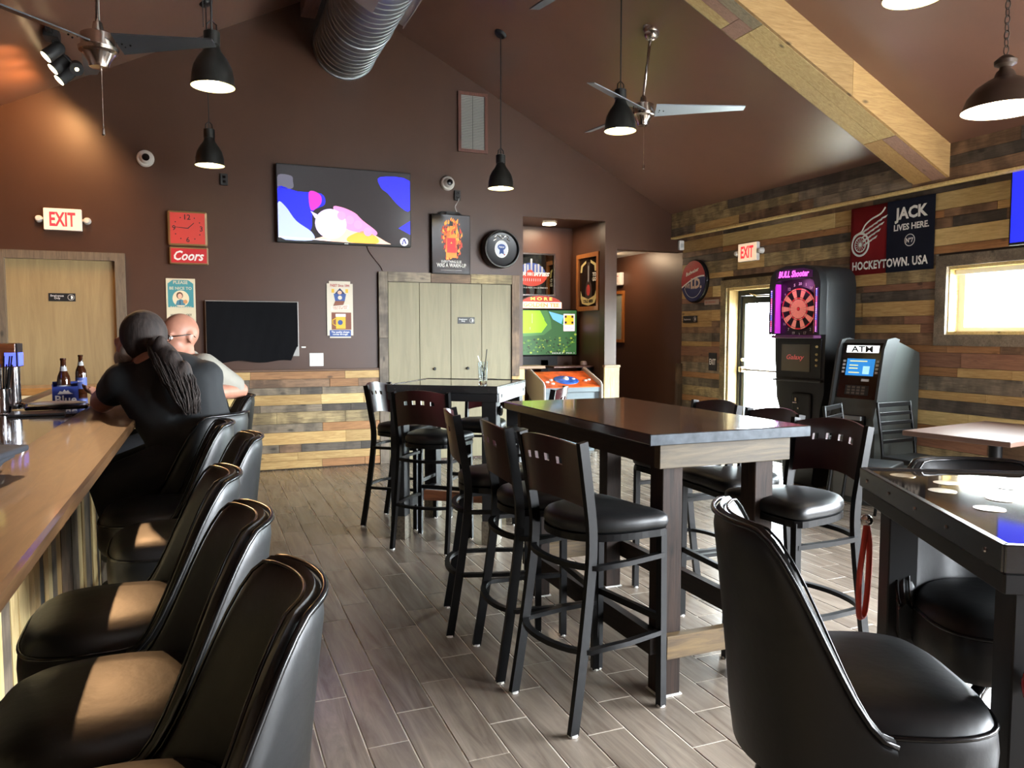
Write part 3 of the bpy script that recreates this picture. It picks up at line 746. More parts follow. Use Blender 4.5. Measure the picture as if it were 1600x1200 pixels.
# ---- low dining table and ladder-back chair at the right
t = thing('dining_table', 'low brown laminate table standing against the planked wall at right', 'table', (4.93, 3.55, 0), deg(10))
bm = BM(); box(bm, -.53, .53, -.34, .34, .725, .76, .006, 2); ob('table_top', bm, mat('brown_laminate', (92,70,60), .35, spec=.5), t)
bm = BM(); lathe(bm, [(.04,.05),(.04,.70),(.12,.725)], 16); ob('pedestal', bm, M_black, t, smooth=40)
for a in (0, PI/2):
    bm = BM(); box(bm, -.32, .32, -.035, .035, 0, .05, .01, 1); ob('foot', bm, M_black, t, rot=(0,0,a))
def ladder_chair(label, loc, rz):
    t = thing('ladder_back_chair', label, 'chair', loc, rz)
    bm = BM(); box(bm, -.2, .21, -.2, .2, .43, .475, .015, 3); ob('seat', bm, M_vinyl, t, smooth=40)
    for s in (-1, 1):
        bm = BM(); tube(bm, [(.19,s*.19,0),(.18,s*.185,.43)], .012, 8); ob('leg', bm, M_black, t)
        bm = BM(); tube(bm, sm([(-.24,s*.19,0),(-.20,s*.19,.3),(-.19,s*.19,.5),(-.25,s*.19,.88)], 4), .0125, 8); ob('leg', bm, M_black, t, smooth=True)
    for z_, h in ((.86,.035),(.79,.028),(.72,.028),(.65,.028),(.58,.028)):
        x = -.19-.06*(z_-.5)/.38
        bm = BM(); box(bm, x-.008, x+.008, -.19, .19, z_-h/2, z_+h/2, .003, 1); ob('slat', bm, M_black, t)
    return t
ladder_chair('black metal ladder-back chair at the end of the low brown table, beside the cash machine', (4.47,4.20,0), deg(-62))
ladder_chair('second black ladder-back chair tucked under the low brown table at far right', (5.0,4.18,0), deg(-85))

# ================================================================ BAR
t = bar = thing('bar_counter', 'long oak-topped bar with upright pallet-wood front', 'bar counter', (0, 0, 0))
ZB = 1.045
bm = BM(); box(bm, -.90, -.50, -1.2, 5.62, ZB-.045, ZB-.004, .004, 1)
M_barin = wood('bar_inner_gloss', (116,84,54), (84,58,36), 'y', .07, 3, knots=False, coat=1, amt=.1)
ob('counter_top', bm, M_barin, t)
bm = BM(); prism(bm, [(-.54,ZB-.045),(-.30,ZB-.05),(-.277,ZB-.03),(-.277,ZB-.006),(-.285,ZB),(-.50,ZB+.004),(-.54,ZB+.002)], 0, 1); 
for v in bm.verts: v.co.y = -1.2 if v.co.y < .5 else 5.64
ob('arm_rail', bm, M_bar, t, smooth=30)
bm = BM(); box(bm, -.925, -.895, -1.2, 5.62, ZB-.05, ZB+.010, .006, 2); ob('inner_rail', bm, M_baredge, t)
bm = BM(); box(bm, -.90, -.553, -1.2, 5.98, 0, 1.0); ob('cabinet', bm, mat('bar_carcass', (58,42,30), .7), t)
y = 5.98; k = 0
while y > .55:
    wdt = rnd.choice((.07,.09,.09,.12,.14)); kk = rnd.choice(('tan','pale','grey','brown','tan','dark','grey','pale','orange'))
    bm = BM(); box(bm, -.553, -.53-rnd.random()*.008, y-wdt+.0025, y, .005, .99); ob('plank', bm, PWZ[kk], t); y -= wdt
bm = BM(); box(bm, -.553, -.53, -1.2, y, .005, .99); ob('near_boarding', bm, PWZ['grey'], t, kind='stuff')
bm = BM(); box(bm, -.60, -.50, 5.98, 6.06, 0, 1.0); ob('end_post', bm, wood('red_brown_post', (110,70,46), (80,48,30), 'z', .4), t)
bm = BM(); tube(bm, [(-.36,-1,.2),(-.36,5.9,.2)], .022, 12); r = ob('foot_rail', bm, wood('brown_rail', (120,80,48),(86,54,32),'y',.3), t, smooth=True)
for yy in (.9, 2.4, 3.9, 5.3):
    bm = BM(); tube(bm, [(-.53,yy,.2),(-.36,yy,.2)], .012, 8); ob('bracket', bm, M_blackm, r)
# service counter at the back, before the left door
t = thing('service_counter', 'wooden back counter with a pale edge before the service door', 'counter', (-1.55, 7.1, 0))
bm = BM(); box(bm, -1.6, .80, -.22, .25, .93, .985, .005, 1); ob('counter_top', bm, wood('counter_oak', (186,132,74), (150,100,52), 'x', .25, 3, knots=False, coat=.5), t)
bm = BM(); box(bm, -1.6, .80, -.225, -.215, .90, .93); ob('edge_strip', bm, mat('pale_edge', (236,214,170), .3), t)
bm = BM(); box(bm, -1.55, .74, -.18, .24, 0, .90); ob('cabinet', bm, mat('dark_cabinet', (70,56,44), .6), t)

# ---- things on the bar
def beer_bottle(label, loc, lab_col, emblem=False):
    t = thing('beer_bottle', label, 'bottle', loc, group='brown beer bottles on the bar')
    bm = BM(); lathe(bm, [(.029,0),(.031,.004),(.031,.125),(.028,.145),(.016,.175),(.0135,.19),(.0125,.225),(.0145,.228),(.0145,.236),(.012,.238)], 20); ob('glass', bm, M_brownglass, t, smooth=50)
    bm = BM(); lathe(bm, [(.0318,.03),(.0318,.10)], 20, cap=False); l = ob('label_wrap', bm, mat('label_'+lab_col[0], lab_col[1], .5), t)
    bm = BM(); lathe(bm, [(.0175,.172),(.0140,.195)], 16, cap=False); ob('neck_label', bm, mat('label_grey', (150,150,150), .5), t)
    text('BEER' if False else 'LIGHT', M_text_w, l, 0, .078, w=.03, y=-.033)
    return t
beer_bottle('brown beer bottle with a blue-and-white label standing on the far end of the bar', (-.705,5.36,ZB-.004), ('blue', (70,86,150)))
beer_bottle('brown beer bottle standing in the blue carton beside the man in black', (-.675,4.53,ZB+.0), ('pale', (190,190,190)))
t = thing('drink_carton', 'blue cardboard carton lettered Blue with a bottle in it', 'carton', (-.665,4.50,ZB-.004), deg(8))
M_blue = mat('carton_blue', (26,44,112), .5)
bm = BM(); pts = rect(-.058,.058,-.05,.06)
prism_z(bm, [(-.058,-.05),(.058,-.05),(.058,-.047),(-.058,-.047)], 0, .10); prism_z(bm, [(-.058,.067),(.058,.067),(.058,.07),(-.058,.07)], 0, .12)
prism_z(bm, [(-.058,-.047),(-.055,-.047),(-.055,.067),(-.058,.067)], 0, .11); prism_z(bm, [(.055,-.047),(.058,-.047),(.058,.067),(.055,.067)], 0, .11); box(bm, -.055,.055,-.047,.067,0,.003)
ob('carton', bm, M_blue, t)
text('Blue', M_text_w, t, .002, .035, w=.095, y=-.052, bold=.02)
flat('maple_leaf', [(-.035,.062),(.035,.062),(.02,.070),(.012,.082),(.004,.076),(-.004,.086),(-.012,.074),(-.024,.078)], -.0512, M_text_w, t)
bm = BM(); ball(bm, (0,0,0), .5, 2, (.26,.13,.018)); 
t = tag(ob('oval_plate', bm, mat('white_plate', (235,230,220), .3), smooth=True, loc=(-.655,4.20,ZB+.034)), 'pale oval plate on a black tray beside the blue carton', 'plate')
bm = BM(); box(bm, -.13,.13,-.06,.06,.008,.026,.007,2); tag(ob('serving_tray', bm, M_gloss, loc=(-.655,4.20,ZB-.002), rot=(0,0,deg(4))), 'thick black tray under the pale oval plate on the bar', 'tray')
bm = BM(); box(bm, -.11,.11,-.08,.08,0,.010,.003,1); tag(ob('tablet', bm, mat('grey_tablet', (44,44,46), .3), loc=(-.71,4.03,ZB-.002), rot=(0,0,deg(6))), 'dark grey tablet lying flat on the bar in front of the tray', 'tablet')
# stack of dark folded cloths at the left edge
for k in range(4):
    bm = BM(); box(bm, -.10,.10,-.17,.17,0,.0175,.007,2)
    for v in bm.verts: v.co.z += .004*math.sin(v.co.x*30+k)+.003*math.sin(v.co.y*21+k*2)
    tag(ob('folded_bar_towel', bm, mat('navy_cloth', (22,24,32), .9), smooth=50, loc=(-.60+.012*k,2.20+.02*(k % 2),ZB+.005+.0165*k), rot=(0,0,deg(12-7*k))),
        ['lowest of the dark navy folded bar towels stacked on the bar', 'second from the bottom dark folded bar towel', 'third from the bottom dark folded bar towel', 'topmost of the dark folded bar towels on the bar'][k], 'towel', 'folded towels at the left edge of the bar')
# beer tap tower
t = thing('beer_tap_tower', 'chrome beer tap tower with a wooden head and a blue-lit display at the left edge', 'beer tap', (-.885,4.32,1.049))
bm = BM(); lathe(bm, [(.055,0),(.055,.02),(.030,.03),(.030,.20)], 20, (.03,0,0)); ob('column', bm, M_chrome, t, smooth=40)
bm = BM(); lathe(bm, [(.02,0),(.02,.20)], 14, (-.05,-.03,0)); ob('column', bm, M_chrome, t, smooth=40)
bm = BM(); box(bm, -.34,.055,-.06,.06,.20,.315,.004,1); ob('head', bm, wood('tap_head_wood', (112,62,34), (70,36,20), 'x', .25, coat=.5), t)
bm = BM(); box(bm, .056,.062,-.058,.058,.202,.313); e = ob('end_plate', bm, mat('dark_plate', (34,28,32), .3), t)
bm = BM(); box(bm, .062,.065,-.05,.05,.206,.27); ob('display', bm, mat('blue_display', (84,96,235), .5, emit=1.1), e)
bm = BM(); box(bm, .01,.055,-.066,-.060,.206,.27); ob('display', bm, mat('blue_display', (84,96,235), .5, emit=1.1), e)
t = thing('tap_handle', 'yellow and white beer tap handle above the wooden tap head', 'tap handle', (-.93,4.27,1.366))
bm = BM(); lathe(bm, [(.012,0),(.02,.02),(.026,.10),(.022,.16)], 14); ob('grip', bm, mat('cream_grip', (226,214,196), .4), t, smooth=True)
bm = BM(); lathe(bm, [(.02,.16),(.035,.20),(.036,.245),(.0,.25)], 14); ob('cap', bm, mat('yellow_cap', (206,190,92), .4), t, smooth=True)
t = thing('straw_cup', 'steel cup of black straws beside the tap tower', 'cup', (-.865,4.13,1.047))
bm = BM(); lathe(bm, [(.036,0),(.04,.11),(.038,.11),(.034,.004)], 18, cap=False); ob('cup', bm, M_chrome, t, smooth=50)
for k in range(12):
    a = k*2.3; bm = BM(); tube(bm, [(.01*math.cos(a), .01*math.sin(a), .005), (.045*math.cos(a), .045*math.sin(a), .22+.02*(k % 3))], .0035, 6); ob('straw', bm, M_gloss, t)

# ================================================================ THINGS ON THE WALLS
def wall_thing(name, label, cat, side, u, z, group=None, off=0.0):
    """side B: back wall at x=u; side R: right wall at y=u; fronts face local -y"""
    if side == 'B': return thing(name, label, cat, (u, YB-.001-off, z), 0, group)
    if side == 'R': return thing(name, label, cat, (XB-.026-off, u, z), -PI/2, group)
def panel(name, x0, x1, z0, z1, th, m, parent, bev=0, y0=0):
    bm = BM(); box(bm, x0, x1, -th+y0, y0, z0, z1, bev, 2); return ob(name, bm, m, parent)
def ring(name, m, parent, x0, x1, z0, z1, wd, th, y0=0, bev=.002, label=None):
    bm = BM()
    for (a, b_, c_, d_) in ((x0,x1,z1-wd,z1),(x0,x1,z0,z0+wd),(x0,x0+wd,z0+wd,z1-wd),(x1-wd,x1,z0+wd,z1-wd)): box(bm, a, b_, y0-th, y0, c_, d_, bev, 1)
    o = ob(name, bm, m, parent)
    if label: o['label'] = label
    return o
def E_(name, col, s=1.0): return mat(name, col, .5, emit=s)

# ---- big television
t = wall_thing('television', 'large wall television showing a white cup held by a pink hand on blue', 'television', 'B', 1.405, 2.725)
W, H = 1.385, .785
panel('housing', -W/2, W/2, -H/2, H/2, .055, M_blackm, t, .006, -.02); panel('wall_mount', -.2, .2, -.15, .15, .02, M_black, t)
scn = panel('screen', -W/2+.012, W/2-.012, -H/2+.022, H/2-.012, .002, mat('screen_dark', (46,45,46), .12, spec=.6), t, 0, -.0755)
scn.data.materials.clear(); scn.data.materials.append(mat('screen_dark', (46,45,46), .12))
bb = MATS['screen_dark'].node_tree.nodes['Principled BSDF']; bb.inputs['Emission Color'].default_value = lin((48,46,48)); bb.inputs['Emission Strength'].default_value = .8
def N2(pts): return [(-W/2+.012+(x-145)/805*(W-.024), H/2-.012-(y+165)/495*(H-.034)) for x, y in pts][::-1]
def tvf(nm, pts, col, lay, s=1.0):
    if 5 <= len(pts) < 14: pts = [(p.x, min(330, max(-165, p.y))) for p in sm([(x, y, 0) for x, y in pts], 4, True)]; pts = [(min(950, max(145, x)), y) for x, y in pts]
    return flat(nm, N2(pts), -.0778-.0005*lay, E_('tv_'+'_'.join(map(str, col)), col, s*.72), scn, .0004)
tvf('picture_shape', [(145,-10),(230,-12),(235,-60),(225,-95),(150,-95)], (84,82,96), 1)
tvf('picture_shape', [(145,-20),(260,5),(400,10),(420,80),(350,130),(340,240),(300,250),(145,120)], (22,30,235), 1)
tvf('picture_shape', [(760,-130),(950,-118),(950,85),(880,60),(810,-20),(765,-60)], (40,40,250), 1)
tvf('picture_shape', [(875,215),(950,160),(950,255)], (40,40,245), 1)
tvf('picture_shape', [(145,90),(190,110),(250,200),(340,270),(340,325),(145,308)], (176,190,250), 2)
tvf('picture_shape', [(325,15),(350,-5),(395,20),(400,70),(370,110),(335,120)], (190,40,170), 2)
tvf('picture_shape', [(470,100),(520,92),(600,125),(650,175),(735,245),(720,275),(640,260),(540,230)], (232,140,200), 3)
tvf('picture_shape', [(540,230),(640,230),(790,310),(790,332),(380,322),(420,290)], (246,196,170), 2)
tvf('picture_shape', [(560,290),(660,245),(740,290),(730,330),(570,328)], (244,170,60), 3)
tvf('picture_shape', [(455+95*math.cos(a), 208+100*math.sin(a)) for a in [2*PI*k/28 for k in range(28)]], (224,208,246), 4)
tvf('picture_shape', [(335,130),(375,150),(380,180),(360,175)], (224,208,246), 4)
for (x, y) in ((520,150),(570,175),(620,205),(680,250)):
    tvf('picture_shape', [(x+26*math.cos(a), y+30*math.sin(a)) for a in [2*PI*k/14 for k in range(14)]], (240,150,205), 5)
tvf('channel_badge', [(910+26*math.cos(a), 308+28*math.sin(a)) for a in [2*PI*k/20 for k in range(20)]], (235,232,250), 5)
tvf('badge_mark', [(895,325),(905,290),(915,290),(925,320),(915,318),(909,300),(903,325)], (60,60,120), 6)
tvf('picture_shape', [(145,308),(450,318),(450,324),(145,314)], (250,250,255), 6)
panel('maker_mark', -.02, .02, -H/2+.006, -H/2+.014, .001, M_white, t, 0, -.075)

# ---- covered television
t = wall_thing('covered_television', 'lower wall television draped with a black cloth', 'television', 'B', .465, 1.435)
panel('housing', -.445, .445, -.26, .30, .06, mat('grey_bezel', (150,146,140), .4), t, .006)
bm = BM(); nx, nz = 24, 12; V = [[None]*(nz+1) for _ in range(nx+1)]
for i in range(nx+1):
    for j in range(nz+1):
        x = -.438+.872*i/nx; z_ = .292-.60*j/nz; y_ = -.064-.006*abs(math.sin(i*.9+j*.35))-.004*math.sin(i*.37)
        if j == nz: z_ -= .012*math.sin(i*.55); 
        if i > nx-2 and j > nz-3: z_ += .03*(j-nz+3)*(i-nx+2)
        V[i][j] = bm.verts.new((x, y_, z_))
for i in range(nx):
    for j in range(nz): bm.faces.new((V[i][j], V[i][j+1], V[i+1][j+1], V[i+1][j]))
ob('black_cloth', bm, mat('black_cloth', (5,5,8), .9, spec=.2), t, smooth=True)
for k, (u_, z_) in enumerate(((.98,1.268),)):
    panel_ = wall_thing('cable_clip', 'tiny white clip on the wall right of the covered television', 'clip', 'B', u_-.02, z_); panel('clip', -.022, .022, -.007, .007, .02, M_white, panel_, .003)

# ---- exit sign with two lamp heads
def exit_sign(label, side, u, z, heads=True, turn=0, off=0):
    t = wall_thing('exit_sign', label, 'sign', side, u, z, None, off)
    if turn: t.rotation_euler.z += turn
    panel('housing', -.155, .155, -.10, .10, .045, M_white, t, .008)
    f = panel('face', -.150, .150, -.095, .095, .003, E_('exit_face', (240,214,180), .55), t, 0, -.0452)
    text('EXIT', E_('exit_red', (255,40,50), 1.1), t, 0, .0, w=.21, h=.13, y=-.050, bold=.03)
    if heads:
        for s in (-1, 1):
            bm = BM(); tube(bm, [(s*.15,-.02,.0),(s*.185,-.025,.0)], .012, 8); lathe(bm, [(.0,-.03),(.022,-.025),(.03,.0),(.034,.03),(.03,.034)], 16, (s*.195, -.03, 0), 'y')
            for v in bm.verts: pass
            h = ob('lamp_head', bm, M_white, t, smooth=40)
    return t
exit_sign('lit red EXIT sign with two lamp heads above the service door', 'B', -1.178, 2.457)
exit_sign('lit red EXIT sign on the planked wall above the glass door', 'R', 6.92, 2.30)
# small door signs
def door_sign(label, side, u, z, txt, off=0.0, w_=.22, h_=.075, icon=True):
    t = wall_thing('door_sign', label, 'sign', side, u, z, None, off)
    panel('plate', -w_/2, w_/2, -h_/2, h_/2, .004, M_text_k, t, .0015)
    if icon: text(txt, M_text_w, t, -w_*.18, 0, w=w_*.48, y=-.0046)
    else: text(txt, M_text_w, t, 0, 0, w=w_*.75, y=-.0046, bold=.03)
    if icon:
        flat('disc', circ(w_*.33, 0, h_*.38), -.0046, mat('icon_grey', (150,146,140), .5), t); flat('disc', circ(w_*.33, 0, h_*.30), -.0051, M_text_k, t)
        flat('disc', circ(w_*.33, 0, h_*.22, n=14, a0=-PI/2, a1=PI/2), -.0056, M_text_w, t)
    return t
door_sign('black Employees Only plate on the left service door', 'B', -1.21, 1.745, 'Employees\nOnly', .013)
door_sign('black Employees Only plate on the four-board door', 'B', 2.73, 1.555, 'Employees\nOnly', .0285, .20, .072)
t = door_sign('small black restroom plate on the planks below the round sign', 'R', 8.03, 1.585, 'Restrooms', .0, .30, .085)
t = wall_thing('notice_plate', 'tiny pale notice plate on the planks left of the glass door', 'sign', 'R', 7.60, 1.78); panel('plate', -.14, .14, -.03, .03, .004, mat('pale_plate', (196,176,160), .5), t, .001); text('NO SMOKING', M_text_r, t, -.02, 0, w=.2, y=-.0048)
t = wall_thing('exit_plate', 'small black plate lettered EXIT beside the glass door frame', 'sign', 'R', 7.56, 1.075); panel('plate', -.075, .075, -.105, .105, .005, mat('charcoal_plate', (40,38,42), .5), t, .006); text('EXIT', M_text_w, t, 0, 0, w=.12, h=.07, y=-.0056, bold=.03)

# ---- red clock and Coors panel
M_clockf = mat('clock_rim_gold', (128,98,58), .45)
t = wall_thing('wall_clock', 'square red clock with black numerals above the Coors panel', 'clock', 'B', -.118, 2.425)
panel('rim', -.178, .178, -.168, .168, .07, M_clockf, t, .02); panel('face', -.155, .155, -.148, .148, .003, mat('clock_red', (196,54,44), .5), t, .001, -.0695)
for s_, x_, z_ in (('12',0,.108),('3',.122,0),('6',0,-.108),('9',-.122,0)): text(s_, M_text_k, t, x_, z_, h=.05, y=-.0735, name='numeral', bold=.01)
for k in range(12):
    if k % 3: flat('hour_dot', circ(.125*math.sin(k*PI/6), .115*math.cos(k*PI/6), .006, n=10), -.0735, M_text_k, t)
flat('hour_hand', [(-.004,.0),(.004,-.004),(.060,.052),(.056,.056)], -.0745, M_text_k, t); flat('minute_hand', [(-.105,.010),(-.105,.005),(.008,-.004),(.008,.004)], -.0755, M_text_k, t)
t = wall_thing('beer_sign', 'small red panel with white Coors script under the clock', 'sign', 'B', -.112, 2.163)
panel('rim', -.175, .175, -.083, .083, .065, M_clockf, t, .012); panel('face', -.16, .16, -.068, .068, .003, mat('coors_red', (186,22,30), .45), t, .001, -.0645)
text('Coors', M_text_w, t, 0, 0, w=.27, h=.095, y=-.0685, shear=.35, bold=.025)
# ---- be nice sign
M_cream = mat('sign_cream', (206,196,166), .6, noise=.06); M_teal = mat('sign_teal', (60,134,140), .6)
t = wall_thing('bar_notice', 'tall cream and teal notice reading Please be nice to bartenders', 'sign', 'B', -.197, 1.645)
panel('board', -.132, .132, -.30, .30, .012, M_cream, t, .003)
def L(k): return -.0128-.0006*k
flat('teal_field', [(-.115,.02),(.115,.02),(.115,.25),(.07,.285),(-.07,.285),(-.115,.25)], L(0), M_teal, t)
text('PLEASE', M_cream, t, 0, .262, w=.13, y=L(1), bold=.02); text('BE NICE TO', M_cream, t, 0, .205, w=.20, y=L(1), bold=.02)
flat('portrait_disc', circ(0,.105,.075,.08), L(1), mat('pale_disc', (222,206,170), .6), t)
flat('hair', circ(-.01,.135,.030,.034), L(2), mat('hair_brown', (92,54,34), .6), t); flat('face', circ(-.008,.128,.020,.025), L(3), mat('flesh_print', (226,176,146), .6), t)
flat('dress', [(-.05,.04),(.04,.04),(.03,.085),(0,.10),(-.035,.085)], L(2), mat('dress_blue', (70,120,136), .6), t); flat('tie', [(-.012,.045),(-.004,.045),(-.005,.09),(-.012,.09)], L(3), mat('navy_print', (26,34,74), .6), t)
flat('cup', circ(.04,.075,.02), L(3), mat('tan_print', (196,138,84), .6), t)
text('BARTENDERS', M_cream, t, 0, .018, w=.19, y=L(1), bold=.02)
text('HARD TO GET', M_text_k, t, .0, -.055, w=.19, y=L(0), bold=.02)
flat('cap_shape', circ(.045,-.13,.05,.045,14,0,PI)+[( .0,-.14),(.10,-.14)][::1], L(1), mat('navy_print', (26,34,74), .6), t)
text('Blue', M_cream, t, .045, -.112, w=.07, y=L(2), shear=.3, bold=.02)
flat('ribbon', [(.03,-.22),(.05,-.20),(.07,-.22),(.065,-.15),(.035,-.15)], L(1), mat('navy_print', (26,34,74), .6), t)
# ---- pabst sign, notched board
t = wall_thing('beer_board', 'tall cream notched beer board with a mug picture and blue foot', 'sign', 'B', 1.34, 1.66)
w2, h2, n_ = .135, .297, .025
bm = BM(); prism(bm, [(-w2+n_,-h2),(w2-n_,-h2),(w2-n_,-h2+n_),(w2,-h2+n_),(w2,h2-n_),(w2-n_,h2-n_),(w2-n_,h2),(-w2+n_,h2),(-w2+n_,h2-n_),(-w2,h2-n_),(-w2,-h2+n_),(-w2+n_,-h2+n_)], -.014, 0); ob('board', bm, mat('board_cream', (214,204,184), .6), t)
M_pb = mat('print_blue', (44,74,136), .6); M_pr = mat('print_red', (168,52,50), .6); M_py = mat('print_yellow', (222,176,50), .6); M_pn = mat('print_brown', (120,66,44), .6)
text('PABST Since 1844', M_pr, t, 0, .252, w=.20, h=.03, y=L(4), bold=.02)
flat('triangle', [(-.055,.165),(.055,.165),(0,.225)], L(4), mat('navy_print', (26,34,74), .6), t); flat('shirt', [(-.05,.09),(.05,.09),(.065,.165),(-.065,.165)], L(4), M_pb, t); flat('disc', circ(.0,.125,.022), L(5), mat('board_cream', (214,204,184), .6), t)
flat('face', circ(-.002,.178,.022,.02), L(5), mat('flesh_print', (226,176,146), .6), t); flat('trousers', [(-.075,.03),(.03,.04),(.05,.09),(-.05,.09)], L(4), M_pn, t)
for s in (-1, 1): flat('small_mug', rect(s*.072-.014, s*.072+.014, .175,.215), L(4), M_py, t)
flat('banner', [(-.095,-.015),(.095,.005),(.095,.055),(-.095,.035)], L(5), mat('banner_cream', (236,226,206), .6), t); text('ONE IF BY LAND\nTWO IF BY SEA', M_pr, t, 0, .02, w=.155, y=L(6), rot=.1, bold=.02)
flat('brown_field', rect(-.09,.115,-.21,-.03), L(4), M_pn, t)
bm = BM(); prism(bm, rect(-.045,.055,-.20,-.07), L(5), L(5)+.001); ob('mug', bm, M_py, t); flat('foam', rect(-.047,.057,-.075,-.045), L(6), M_text_w, t); flat('mug_disc', circ(.0,-.135,.026), L(6), M_pb, t)
bm = BM(); tube(bm, [(-.045,L(5),-.09),(-.08,L(5),-.11),(-.08,L(5),-.15),(-.045,L(5),-.17)], .006, 6); ob('mug_handle', bm, M_py, t)
flat('foot_panel', rect(-.11,.11,-.283,-.215), L(5), M_pb, t); text('The quality always\ncomes through.', M_text_w, t, 0, -.249, w=.19, y=L(6), bold=.02)
# ---- switches, outlets, cameras
t = wall_thing('light_switch', 'white double light switch above the wainscot cap', 'switch', 'B', 1.09, 1.137); panel('plate', -.071, .071, -.068, .068, .006, M_white, t, .003)
for s in (-1, 1): panel('rocker', s*.024-.017, s*.024+.017, -.034, .034, .004, mat('rocker_white', (214,212,206), .4), t, .002, -.006)
for lab, u, z_ in (('black outlet box on the brown wall above the whisky poster', 2.637, 2.93), ('black outlet box high on the brown wall under the farther left pendant', .225, 2.927)):
    t = wall_thing('outlet_box', lab, 'outlet', 'B', u, z_); panel('box', -.035, .035, -.055, .055, .03, M_blackm, t, .004)
    for q in (-.022, .022): panel('socket', -.014, .014, q-.012, q+.012, .002, M_gloss, t, 0, -.03)
for lab, u, z_ in (('round white dome camera high on the wall left of the big television', -.473, 3.073), ('round white dome camera high on the wall right of the big television', 2.527, 3.055)):
    t = wall_thing('dome_camera', lab, 'camera', 'B', u, z_, 'white dome cameras on the back wall')
    bm = BM(); lathe(bm, [(.078,0),(.078,-.02),(.068,-.035)][::-1], 24, (0,0,0), 'y'); ob('base', bm, M_white, t, smooth=40)
    bm = BM(); ball(bm, (0,-.04,0), .052, 3); ob('eyeball', bm, M_white, t, smooth=True)
    bm = BM(); lathe(bm, [(.0,-.096),(.03,-.094),(.034,-.084),(.034,-.07)], 18, (0.006,0,.0), 'y'); ob('lens', bm, M_gloss, t, smooth=40)
# ---- framed return grille
t = wall_thing('return_vent', 'tall grey vent grille in a red-brown wooden frame high on the wall', 'vent', 'B', 2.82, 3.735)
ring('frame', wood('vent_frame', (96,52,38), (70,38,28), 'z', .45), t, -.172, .172, -.325, .325, .035, .03)
panel('backing', -.14, .14, -.292, .292, .004, mat('vent_dark', (84,82,80), .7), t)
for k in range(34):
    z_ = -.284+k*.0172
    for s in (-1, 1):
        bm = BM(); box(bm, min(s*.004, s*.138), max(s*.004, s*.138), -.016, -.010, z_-.0045, z_+.0055)
        ob('slat', bm, mat('vent_grey', (150,148,142), .5), t)
# ---- whisky poster lightbox
t = wall_thing('whisky_poster', 'black framed poster of a burning whisky bottle reading Was a warm-up', 'poster', 'B', 2.55, 2.385)
panel('case', -.222, .222, -.325, .325, .06, M_gloss, t, .006); panel('picture', -.205, .205, -.308, .308, .002, mat('poster_dark', (26,10,8), .15), t, 0, -.0602)
rr = random.Random(3)
for k in range(120):
    a = rr.uniform(0, 2*PI); d_ = rr.uniform(.03, .185); x_, z_ = d_*math.cos(a)*.75, .06+d_*math.sin(a)*1.3; r_ = rr.uniform(.010, .034)*(1.35-d_*4)
    if z_ < -.16 or z_ > .29: continue
    flat('flame', [(x_-r_*.5, z_-r_), (x_+r_*.6, z_-r_*.4), (x_+r_*rr.uniform(-.8,.8), z_+r_*rr.uniform(1,2.4)), (x_-r_*.7, z_+r_*.2)], -.0632-.00003*k, E_('flame_%d' % (k % 3), ((226,92,20),(170,44,16),(244,150,50))[k % 3], .45), t, .0004)
M_wb = E_('whisky_amber', (232,120,34), .6)
flat('bottle', [(-.055,-.145),(.055,-.145),(.062,-.13),(.055,.09),(.04,.12),(.017,.135),(.017,.20),(-.017,.20),(-.017,.135),(-.04,.12),(-.055,.09),(-.062,-.13)], -.0665, M_wb, t)
flat('bottle_label', rect(-.05,.05,-.09,.07), -.0672, E_('label_red', (176,20,22), .5), t); flat('bottle_mark', [(-.01,.01),(.01,.01),(0,.03)], -.0678, E_('amber_mark', (250,190,90), .6), t); flat('cap', rect(-.02,.02,.20,.25), -.0672, M_text_k, t)
text('EVERYTHING ELSE', M_text_w, t, 0, -.188, w=.23, h=.028, y=-.0685, bold=.02); text('WAS A WARM-UP', M_text_w, t, 0, -.228, w=.34, h=.045, y=-.0685, bold=.03)
panel('underline', -.12, .12, -.282, -.280, .0008, M_text_w, t, 0, -.0622)
bm = BM(); tube(bm, [(-.13,-.03,.325),(-.10,-.03,.35),(.10,-.03,.35),(.13,-.03,.325)], .01, 6); box(bm, -.05,.05,-.05,-.01,.325,.36); ob('hanger', bm, M_blackm, t)
bm = BM(); tube(bm, sm([(2.62,YB-.05,2.745),(2.60,YB-.06,2.80),(2.65,YB-.03,2.88),(2.64,YB-.03,2.92)], 5), .004, 6); tag(ob('power_cord', bm, M_white, smooth=True), 'white cord between the whisky poster and the outlet', 'cord')
bm = BM(); tube(bm, sm([(1.63,YB-.01,2.35),(1.66,YB-.01,2.27),(1.78,YB-.01,2.12),(1.79,YB-.01,2.08)], 5), .005, 6); tag(ob('power_cord', bm, mat('brown_cord', (70,44,32), .5), smooth=True), 'thin brown cord running from the big television to the door frame', 'cord')
